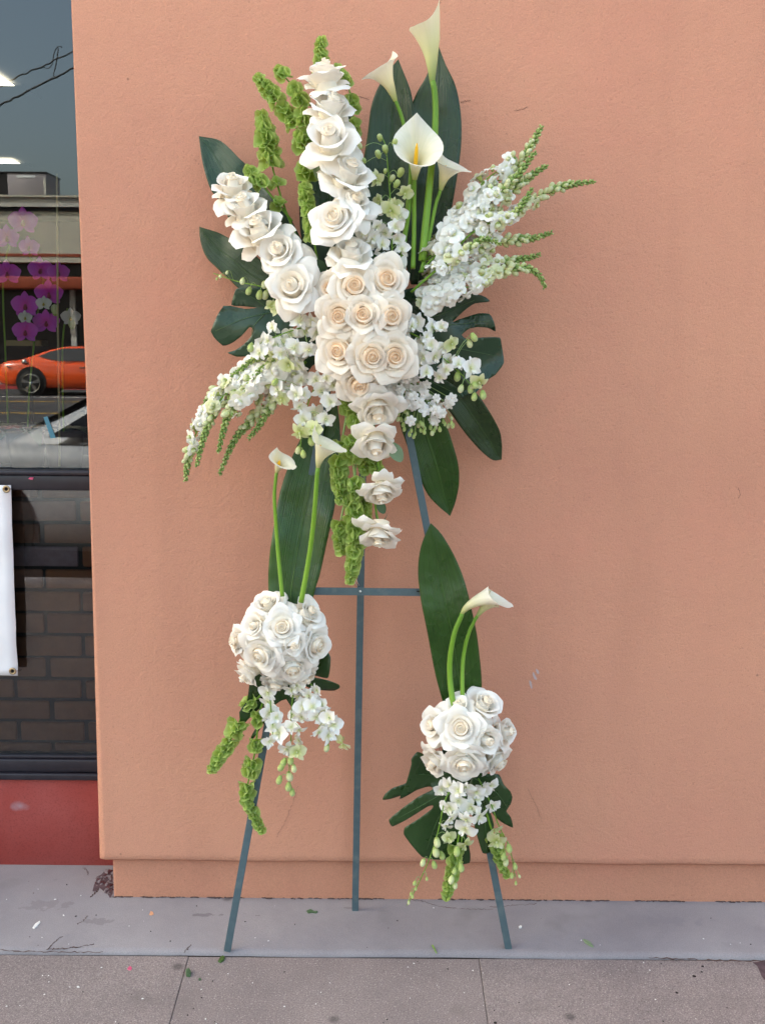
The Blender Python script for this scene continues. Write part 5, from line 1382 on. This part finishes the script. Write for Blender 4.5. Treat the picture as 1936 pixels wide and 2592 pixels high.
# potted moth orchids just behind the glass
def moth(parent, loc, face, s, mat, lipm, rr):
    key = ('moth', mat)
    if key not in ORC:
        mb = MB(); mb.ball((.18, 0, .2), .16, Vector((1, 0, .6)), 1.4, 8, 5, 0); mb.ball((.02, 0, .12), .10, Vector((0, 0, 1)), 1, 6, 4, 0)
        ORC[key] = (otep('petal', 70, 1.0, .34, .05, .10, mat), otep('petal', 71, 1.05, .62, .05, .10, mat), mb.mesh('flower', [lipm]))
    sp, pt, lp = ORC[key]
    M = frame(loc, face, 0, s); zl = M.to_3x3().inverted() @ Vector((0, 0, -1)); a0 = math.atan2(zl.y, zl.x)
    fl_ = put('flower', lp, parent, M @ Matrix.Rotation(a0, 4, 'Z'))
    for a, m in ((PI, sp), (PI * .56, pt), (-PI * .56, pt), (PI * .24, sp), (-PI * .24, sp)):
        put('petal', m, fl_, Matrix.Rotation(a, 4, 'Z') @ Matrix.Rotation(rr.uniform(-.2, .1), 4, 'Y'))
rr = random.Random(12)
flat('lip_red', (.30, .01, .08, 1), .5, .4)
flat('lip_gold', (.55, .45, .1, 1), .5, .4)
petal_mat('white_petal', (.70, .72, .6, 1), (.78, .79, .78, 1), (.80, .80, .80, 1))
def plant(label, path, flowers, buds, mat, lip, pot):
    C = catmull([P(*p) for p in path], 24); o = C[0]
    t = thing('potted_orchid', label, 'orchid plant', o, 'moth orchids behind the shop glass')
    mb = MB(); mb.tube([p - o for p in C], .003, 6); put('stem', mb.mesh('stem', [MAT['stem_green']]), t)
    for x, y, r in flowers:
        q = P(x, y, path[0][2] + .03 + rr.uniform(-.02, .02)); moth(t, q - o, (rr.uniform(-.3, .3), -1, rr.uniform(-.3, .1)), r * pxs(-.4), mat, lip, rr)
    for x, y in buds:
        put('bud', BUD_W, t, frame(P(x, y, path[0][2] + .03) - o, (0, -.2, 1), 0, .011))
    mb = MB(); zs = z_r1 - .019; mb.tube([(0, 0, zs - o.z), (0, 0, zs - o.z + .10), (0, 0, zs - o.z + .105)], [.045, .058, .052], 14)
    put('pot', mb.mesh('pot', [pot]), t)
    for k in range(4):
        a = k * 1.6 + rr.random(); b0 = Vector((0, 0, zs - o.z + .10))
        v_, f_, g_, u_ = grid(4, 8, lambda u, v: b0 + Vector((math.cos(a) * .16 * v - u * .024 * math.sin(a) * math.sin(PI * (v * .9 + .05)), math.sin(a) * .10 * v + u * .024 * math.cos(a) * math.sin(PI * (v * .9 + .05)), .10 * v - .13 * v * v)))
        put('leaf', mesh_of('leaf', v_, f_, [MAT['leaf_mid']], True, g_, None, u_), t)
flat('pot_clay', (.10, .07, .06, 1), .7, .3)
plant('magenta moth orchid behind the shop glass above the mirrored orange car', [(70,1165,-.42),(75,1000,-.42),(95,800,-.42),(110,700,-.44),(75,650,-.43)], [(66,772,32),(66,838,30),(125,742,32),(118,815,30),(105,682,30),(150,690,26)], [], 'purple_petal', MAT['lip_red'], MAT['pot_clay'])
plant('magenta moth orchid higher behind the glass, in front of the mirrored cream wall', [(25,1165,-.55),(15,900,-.55),(10,700,-.56),(40,560,-.56)], [(20,690,32),(60,560,34),(20,600,30),(75,625,26)], [], 'purple_petal', MAT['lip_red'], MAT['pot_clay'])
plant('white moth orchid behind the shop glass beside the stucco wall edge', [(165,1165,-.40),(160,1000,-.40),(160,860,-.40),(172,780,-.41)], [(180,802,22),(112,768,18),(65,803,16)], [(141,797),(184,831)], 'white_petal', MAT['lip_gold'], MAT['pot_clay'])
t = thing('brass_tray', 'small brass edged tray below the magenta orchid in the shop window', 'tray', P(70, 872, -.50))
mb = MB(); mb.box((0, 0, 0), (.05, .03, .003)); mb.box((0, -.03, .004), (.05, .002, .008)); mb.box((-.05, 0, .004), (.002, .03, .008)); mb.box((.05, 0, .004), (.002, .03, .008))
put('tray_body', mb.mesh('tray_body', [flat('tray_metal', (.12, .10, .05, 1), .35, .5, .6)], False), t)
mb = MB(); mb.tube([(0, .02, -.003), (0, .02, -.30)], .003, 6); put('tray_stand', mb.mesh('tray_stand', [MAT['room_dark']]), t)
t = thing('bamboo_stake', 'thin pale bamboo stake standing upright just behind the glass', 'stake', P(152, 1180, -.34))
mb = MB(); pts = [P(x, y, -.34) - t.location for x, y in ((152,1180),(150,1000),(147,800),(146,600),(145,440))]; mb.tube(pts, .0032, 6)
put('cane', mb.mesh('cane', [flat('cane_mat', (.50, .42, .24, 1), .5, .4)]), t)
# blue strip stuck to the glass
t = thing('sticker', 'slanted pale blue sticker on the upper shop glass', 'sticker', P(126, 1082, -GLASS_Y + .002))
q = [P(x, y, -GLASS_Y - .003) - t.location for x, y in ((111,1056),(121,1054),(142,1108),(129,1110))]
put('strip', mesh_of('strip', q, [(0, 1, 2, 3)], [flat('sticker_blue', (.06, .20, .28, 1), .5, .4, var=.1, vs=60)], False), t)

# ================================================================== the street behind the camera, mirrored in the glass
flat('facade_cream', (.46, .44, .36, 1), .85, .3, var=.07, vs=2.0)
flat('facade_trim', (.48, .47, .42, 1), .8, .3, var=.1, vs=5)
flat('store_dark', (.012, .010, .012, 1), .25, .5)
flat('awning_red', (.26, .05, .02, 1), .6, .3)
flat('line_white', (.75, .74, .70, 1), .8, .2); flat('line_yellow', (.70, .42, .05, 1), .8, .2)
flat('kerb_red', (.42, .06, .06, 1), .8, .2)
flat('wire_black', (.02, .02, .02, 1), .6, .3)
flat('ac_grey', (.30, .27, .28, 1), .6, .3); flat('ac_label', (.75, .78, .80, 1), .5, .3)
rd = put('road', mesh_of('road', [(-60, -34, -.150), (60, -34, -.150), (60, -3.5, -.150), (-60, -3.5, -.150)], [(0, 1, 2, 3)], [MAT['asphalt']])); tag(rd, kind='structure')
def stripe(name, y, w, mat, x0=-40, x1=30, lab=None):
    o_ = put(name, mesh_of(name, [(x0, y - w, -.146), (x1, y - w, -.146), (x1, y + w, -.146), (x0, y + w, -.146)], [(0, 1, 2, 3)], [MAT[mat]])); tag(o_, kind='structure')
stripe('white_line', PM(100, 1007, 30.2).y, .07, 'line_white'); stripe('yellow_line', PM(100, 1020, 28).y, .07, 'line_yellow'); stripe('yellow_line', PM(100, 1048, 23.5).y, .07, 'line_yellow')
boxobj('far_pavement', (-60, -38, -.15), (60, -32.3, .0), MAT['strip'])['kind'] = 'structure'
boxobj('far_kerb', (-60, -32.299, -.15), (60, -32.15, .004), MAT['kerb_red'])['kind'] = 'structure'
TB = 38.0
def z_at(py, total=TB): return PM(90, py, total).z
YB = PM(90, 600, TB).y
bx = PM(90, 600, TB).x
bld = thing('cream_building', 'long cream storefront building across the street, mirrored in the glass', 'building', (bx, YB, 0))
z0, z1, z2, z3 = z_at(664), z_at(642), z_at(534), z_at(497)
boxobj('facade', (-48, -8, z0), (36, 0, z2), MAT['facade_cream'], bld)
boxobj('joint', (-48, .0, z1 - .10), (36, .02, z1), MAT['awning_red'], bld)
boxobj('parapet', (-48, -.2, z2 + .13), (36, .16, z3), MAT['facade_trim'], bld)
boxobj('parapet_ledge', (-48, -.2, z2 + .45), (36, .26, z2 + .52), MAT['facade_cream'], bld)
boxobj('parapet_band', (-48, -.1, z2 + .001), (36, .06, z2 + .129), MAT['mortar'], bld)
boxobj('shop_front', (-48, -8, 0), (36, -.6, z0 - .001), MAT['store_dark'], bld)
boxobj('awning', (-48, -.59, z_at(732)), (36, .5, z_at(702)), MAT['awning_red'], bld, .03)
for k in range(19):
    boxobj('shop_post', (-45.2 + k * 4.2, -.59, 0), (-45.0 + k * 4.2, -.45, z0 - .6), MAT['facade_trim'], bld)
a = PM(-10, 495, TB + 2); b = PM(118, 438, TB + 2)
t = thing('rooftop_unit', 'grey boxy air conditioner on the roof of the cream building', 'air conditioner', (a.x, a.y, a.z))
w = b.x - a.x
boxobj('cabinet', (w * .24, -1.6, 0), (w, 0, b.z - a.z), MAT['ac_grey'], t, .02)
boxobj('dark_bay', (-.2, -1.5, 0), (w * .235, -.05, b.z - a.z), MAT['store_dark'], t)
boxobj('lid', (-.2, -1.65, b.z - a.z + .001), (w * 1.02, .04, b.z - a.z + .04), MAT['store_dark'], t)
boxobj('label_plate', (w * .42, .001, (b.z - a.z) * .80), (w * .78, .02, (b.z - a.z) * .90), MAT['ac_label'], t)
boxobj('louvre', (w * .94, .002, 0), (w * .985, .03, (b.z - a.z) * .8), MAT['facade_trim'], t)
def cable(label, pts, r, tot, mat='wire_black', loop=None):
    C = catmull([PM(x, y, tot) for x, y in pts], 40); o = C[0]
    t = thing('power_cable', label, 'cable', o, 'overhead cables mirrored in the glass')
    rr = random.Random(len(label)); mb = MB(); mb.tube([p - o + Vector((0, 0, rr.uniform(-.02, .02))) for p in C], r, 5); put('wire', mb.mesh('wire', [MAT[mat]]), t)
    if loop: mb = MB(); mb.tube([p - o for p in catmull([PM(x, y, tot) for x, y in loop], 24)], r * .6, 5); put('loop', mb.mesh('loop', [MAT[mat]]), t)
cable('upper overhead cable with a curling loose loop', [(-150,300),(0,220),(60,188),(110,166),(182,130),(330,60)], .014, 20, loop=[(106,168),(122,173),(132,162),(136,140),(144,120),(152,117),(158,120)])
cable('lower overhead cable, thicker and parallel to the looped one', [(-150,345),(0,266),(60,236),(140,195),(182,173),(330,100)], .018, 20.6, loop=[(142,196),(136,190),(142,165),(146,140),(148,122)])

# cars
flat('car_orange', (.70, .075, .008, 1), .22, .6); MAT['car_orange'].node_tree.nodes['Principled BSDF'].inputs['Coat Weight'].default_value = .6
flat('car_silver', (.42, .43, .44, 1), .38, .5, .1); MAT['car_silver'].node_tree.nodes['Principled BSDF'].inputs['Coat Weight'].default_value = .5
flat('car_glass', (.02, .022, .028, 1), .08, .7); flat('tyre', (.02, .02, .02, 1), .8, .2); flat('chrome', (.75, .75, .76, 1), .12, .5, 1.0)
def car(name, label, loc, rotz, paint, S=1.0, silver=False):
    """coupe, tail towards -x, side profile stations: x, z sill, z shoulder, half width, z roof, roof half width"""
    t = thing(name, label, 'car', loc, 'cars mirrored in the shop glass'); t.rotation_euler = (0, 0, rotz); t.scale = (S, S, S)
    # lower body
    st = [(-2.46,.40,.74,.70),(-2.42,.34,.90,.80),(-2.2,.28,.98,.90),(-1.7,.24,1.01,.94),(-1.1,.22,1.00,.955),(-.3,.20,.96,.955),(.6,.20,.95,.955),(1.2,.22,.96,.95),(1.8,.24,.93,.93),(2.3,.26,.86,.86),(2.5,.32,.76,.74),(2.54,.42,.62,.66)]
    vs = []; fs = []
    for x, a, b, w in st:
        m = a + (b - a) * .52
        ring = [(0, a), (w * .86, a), (w * .985, a + .07), (w, m), (w * .985, b - .12), (w * .93, b - .02), (w * .7, b + .02), (0, b + .035)]
        ring = ring + [(-y, z) for y, z in ring[-2:0:-1]]
        vs += [(x, y, z) for y, z in ring]
    n = len(ring)
    fs = [(k * n + j, (k + 1) * n + j, (k + 1) * n + (j + 1) % n, k * n + (j + 1) % n) for k in range(len(st) - 1) for j in range(n)]
    fs += [tuple(range(n))[::-1], tuple(range(len(vs) - n, len(vs)))]
    put('body', mesh_of('body', vs, fs, [MAT[paint]]), t)
    # cabin
    st = [(-1.85,1.0,1.02,.80,.70),(-1.3,.99,1.22,.84,.66),(-.95,.98,1.34,.86,.63),(-.5,.97,1.42,.87,.60),(.0,.96,1.43,.87,.60),(.45,.96,1.36,.86,.61),(.9,.95,1.14,.84,.68),(1.2,.95,.98,.80,.76)]
    vs = []
    for x, a, b, w, wr in st:
        vs += [(x, w, a), (x, wr + (w - wr) * .25, a + (b - a) * .78), (x, wr, b - .02), (x, wr * .6, b + .01), (x, -wr * .6, b + .01), (x, -wr, b - .02), (x, -wr - (w - wr) * .25, a + (b - a) * .78), (x, -w, a)]
    n = 8
    fs = [(k * n + j, (k + 1) * n + j, (k + 1) * n + j + 1, k * n + j + 1) for k in range(len(st) - 1) for j in range(n - 1)]
    put('roof', mesh_of('roof', vs, fs, [MAT[paint]]), t)
    for s in (-1, 1):
        def wp(x, z): 
            wb_, wt_ = .875, .655
            f = (z - .97) / .42; return (x, s * (wb_ + (wt_ - wb_) * f + .012), z)
        q = [wp(-1.25,1.14), wp(-.9,1.04), wp(-.6,1.005), wp(.25,1.0), wp(.95,1.0), wp(.42,1.33), wp(0,1.375), wp(-.5,1.37), wp(-.85,1.30)]
        put('side_window', mesh_of('side_window', q, [tuple(range(9))], [MAT['car_glass']], False), t)
        for wx in (-1.45, 1.48):
            mb = MB(); c0 = Vector((wx, s * .70, .36))
            mb.tube([(wx, s * .60, .40), (wx, s * .962, .40)], .44, 28); put('wheel_arch', mb.mesh('wheel_arch', [MAT['tyre']], False), t)
            mb = MB(); mb.tube([(wx, s * .74, .36), (wx, s * .76, .36), (wx, s * .965, .36), (wx, s * .985, .36)], [.33, .36, .36, .34], 32)
            wh = put('wheel', mb.mesh('wheel', [MAT['tyre']]), t)
            mb = MB(); y1 = s * .992
            mb.tube([(wx + .265 * math.cos(a), y1, .36 + .265 * math.sin(a)) for a in [2 * PI * k / 28 for k in range(29)]], .014, 5)
            for k in range(5):
                a = k * 2 * PI / 5 + .3; ca, sa = math.cos(a), math.sin(a)
                q = [Vector((wx + r * ca - w_ * sa, y1, .36 + r * sa + w_ * ca)) for r, w_ in ((.05, .022), (.26, .055), (.26, -.055), (.05, -.022))]
                mb.add(q + [p + Vector((0, -s * .02, 0)) for p in q], [(0, 1, 2, 3), (4, 7, 6, 5), (0, 4, 5, 1), (1, 5, 6, 2), (2, 6, 7, 3), (3, 7, 4, 0)])
            mb.ball((wx, y1, .36), .05, Vector((0, 1, 0)), .4, 10, 4)
            put('rim', mb.mesh('rim', [MAT['chrome']], False), wh)
        mb = MB(); mb.box((.05, s * .962, .83), (.09, .012, .014)); put('door_handle', mb.mesh('door_handle', [MAT['chrome']], False), t)
        mb = MB(); mb.box((-2.1, s * .93, .83), (.06, .012, .014)); put('side_marker', mb.mesh('side_marker', [MAT['chrome']], False), t)
        if s == 1 and not silver:
            mb = MB(); mb.tube([(-1.62, .90, .98), (-1.62, .955, .965)], .075, 16); put('fuel_cap', mb.mesh('fuel_cap', [MAT['chrome']]), t)
    # windscreen and rear screen
    q = [(1.18,.70,1.0),(1.18,-.70,1.0),(.52,-.52,1.365),(.52,.52,1.365)]
    put('windscreen', mesh_of('windscreen', [(x + .012, y, z + .012) for x, y, z in q], [(0, 1, 2, 3)], [MAT['car_glass']], False), t)
    q = [(-1.78,.62,1.055),(-1.78,-.62,1.055),(-1.0,-.52,1.345),(-1.0,.52,1.345)]
    put('rear_window', mesh_of('rear_window', [(x - .012, y, z + .014) for x, y, z in q], [(3, 2, 1, 0)], [MAT['car_glass']], False), t)
    for s in (-1, 1):
        mb = MB(); mb.tube([(2.52, s * .55, .66), (2.57, s * .55, .66)], .09, 12); put('headlight', mb.mesh('headlight', [MAT['chrome']]), t)
        mb = MB(); mb.box((-2.45, s * .5, .76), (.02, .22, .06)); put('tail_light', mb.mesh('tail_light', [MAT['kerb_red']], False), t)
    return t
c = PM(78, 965, 31.0)
car('orange_coupe', 'bright orange coupe parked across the street, mirrored in the glass', (c.x + 1.52, c.y - .95, -.149), 0, 'car_orange', 1.03)
# silver car at our kerb: front towards -x
car('silver_car', 'silver car parked at the near kerb, its bonnet and windscreen mirrored', (-1.32, -4.82, -.149), PI, 'car_silver', 1.0, True)

# ================================================================== bits fallen on the pavement
flat('petal_pink', (.60, .10, .20, 1), .6, .3); flat('chip_white', (.75, .75, .74, 1), .7, .3); flat('paint_orange', (.62, .32, .18, 1), .8, .2)
def scrap(name, label, px, py, pts, mat, z=0.0, h=.004, grp='scraps lying on the ground'):
    c = PG(px, py, z); t = bpy.data.objects
    k = pxs(.3) * 1.0
    n = len(pts)
    P2 = [PG(px + x, py + y, z) for x, y in pts]
    rr = random.Random(px)
    vs = [p - c + Vector((0, 0, .0006)) for p in P2] + [((p - c) * .9) + Vector((0, 0, h * rr.uniform(.5, 1.2))) for p in P2]
    fs = [tuple(range(n))[::-1], tuple(range(n, 2 * n))] + [(j, (j + 1) % n, n + (j + 1) % n, n + j) for j in range(n)]
    o_ = put(name, mesh_of(name, vs, fs, [MAT[mat]], False, [.5] * (2 * n))); o_.location = c
    tag(o_, label, name.split('_')[-1] if name.split('_')[-1] in ('leaf', 'petal', 'chip') else 'scrap', grp)
ZS = -.010
scrap('fallen_leaf', 'single olive green leaf lying on the concrete strip near the bare wall', 1488, 2388, [(-14,-10),(-4,-8),(6,-2),(13,8),(14,12),(4,8),(-8,0)], 'sage_leaf')
scrap('fallen_leaf', 'small crushed green leaf by the foot of the centre leg', 790, 2309, [(-14,-2),(-4,-5),(6,-1),(15,0),(10,4),(0,2),(-10,4)], 'rose_leaf')
scrap('stem_scrap', 'short green stalk scrap at the edge of the concrete strip', 1098, 2405, [(-6,-12),(-3,-12),(8,8),(6,10)], 'stem_green')
scrap('green_scrap', 'dark green cube shaped cutting on the pavement joint', 477, 2467, [(-7,-5),(2,-8),(8,-2),(5,7),(-5,6)], 'rose_leaf', ZS, .010)
scrap('green_scrap', 'ragged green cutting just below the window side easel foot', 562, 2431, [(-10,5),(-4,-4),(2,-8),(8,-5),(5,2),(-3,7)], 'leaf_mid', ZS, .006)
scrap('green_scrap', 'tiny green speck right of the cube shaped cutting', 506, 2480, [(-3,-2),(3,-3),(4,2),(-2,3)], 'rose_leaf', ZS, .003)
scrap('pink_petal', 'small pink petal on the pavement toward the window side', 329, 2452, [(-6,2),(0,-6),(6,-2),(4,5),(-3,5)], 'petal_pink', ZS, .003)
scrap('pink_petal', 'pink petal scrap on the black sill rail of the shop window', 80, 1210, [(-4,2),(0,-3),(4,-1),(2,3)], 'petal_pink', 0, .002)
bpy.data.objects['pink_petal.001'].scale = (.45, .45, .45)
bpy.data.objects['pink_petal.001'].location = P(80, 1209, -GLASS_Y + .030)
scrap('white_chip', 'elongated white paint chip on the concrete before the red wall', 94, 2342, [(-11,8),(-4,-3),(8,-10),(10,-6),(2,4),(-6,10)], 'chip_white')
scrap('white_chip', 'round white chip on the concrete strip near the right leg', 1316, 2347, [(-4,0),(0,-3),(4,0),(3,3),(-2,4)], 'chip_white')
scrap('paint_chip', 'flat orange paint fleck on the concrete strip', 384, 2312, [(-6,4),(-2,-6),(4,-3),(6,3),(0,6)], 'paint_orange', 0, .001)
for k, (x, y, lb) in enumerate(((1756,2472,'largest black gum spot, lowest of three on the pavement'), (1777,2447,'highest of three black gum spots on the pavement'), (1775,2461,'middle one of three black gum spots on the pavement'), (1712,2514,'lone black spot on the pavement before the bare wall'), (1313,2538,'small black gum speck near the pavement joint'), (1253,2590,'black gum spot at the bottom edge of the picture'))):
    c = PG(x, y, ZS); mb = MB(); r = [.0055, .0045, .004, .0045, .003, .005][k]
    mb.ball((0, 0, .0006), r, Vector((0, 0, 1)), .22, 9, 4)
    o_ = put('gum_spot', mb.mesh('gum_spot', [MAT['dark_gap']])); o_.location = c; tag(o_, lb, 'gum spot', 'black spots on the pavement')
# tiny litter, specks nobody could count
mb = MB(); rr = random.Random(3)
for k in range(260):
    x, y = rr.uniform(-10, 1950), rr.uniform(2200, 2600)
    onstrip = y < 2405
    if x > 250 and y < 2290: continue
    c = PG(x, y, 0 if onstrip else ZS); r = rr.uniform(.0006, .0019) * (1.4 if rr.random() < .1 else 1)
    if onstrip and rr.random() < .55 and x > 330: continue
    mb.ball((c.x, c.y, c.z + r * .3), r, Vector((rr.uniform(-1, 1), rr.uniform(-1, 1), .1)), rr.uniform(.6, 2), 5, 3, 0 if rr.random() < .5 else 1)
sp = put('grit', mb.mesh('grit', [MAT['chip_white'], MAT['dark_gap']])); tag(sp, 'fine pale and dark grit scattered on the pavement', 'grit', kind='stuff')
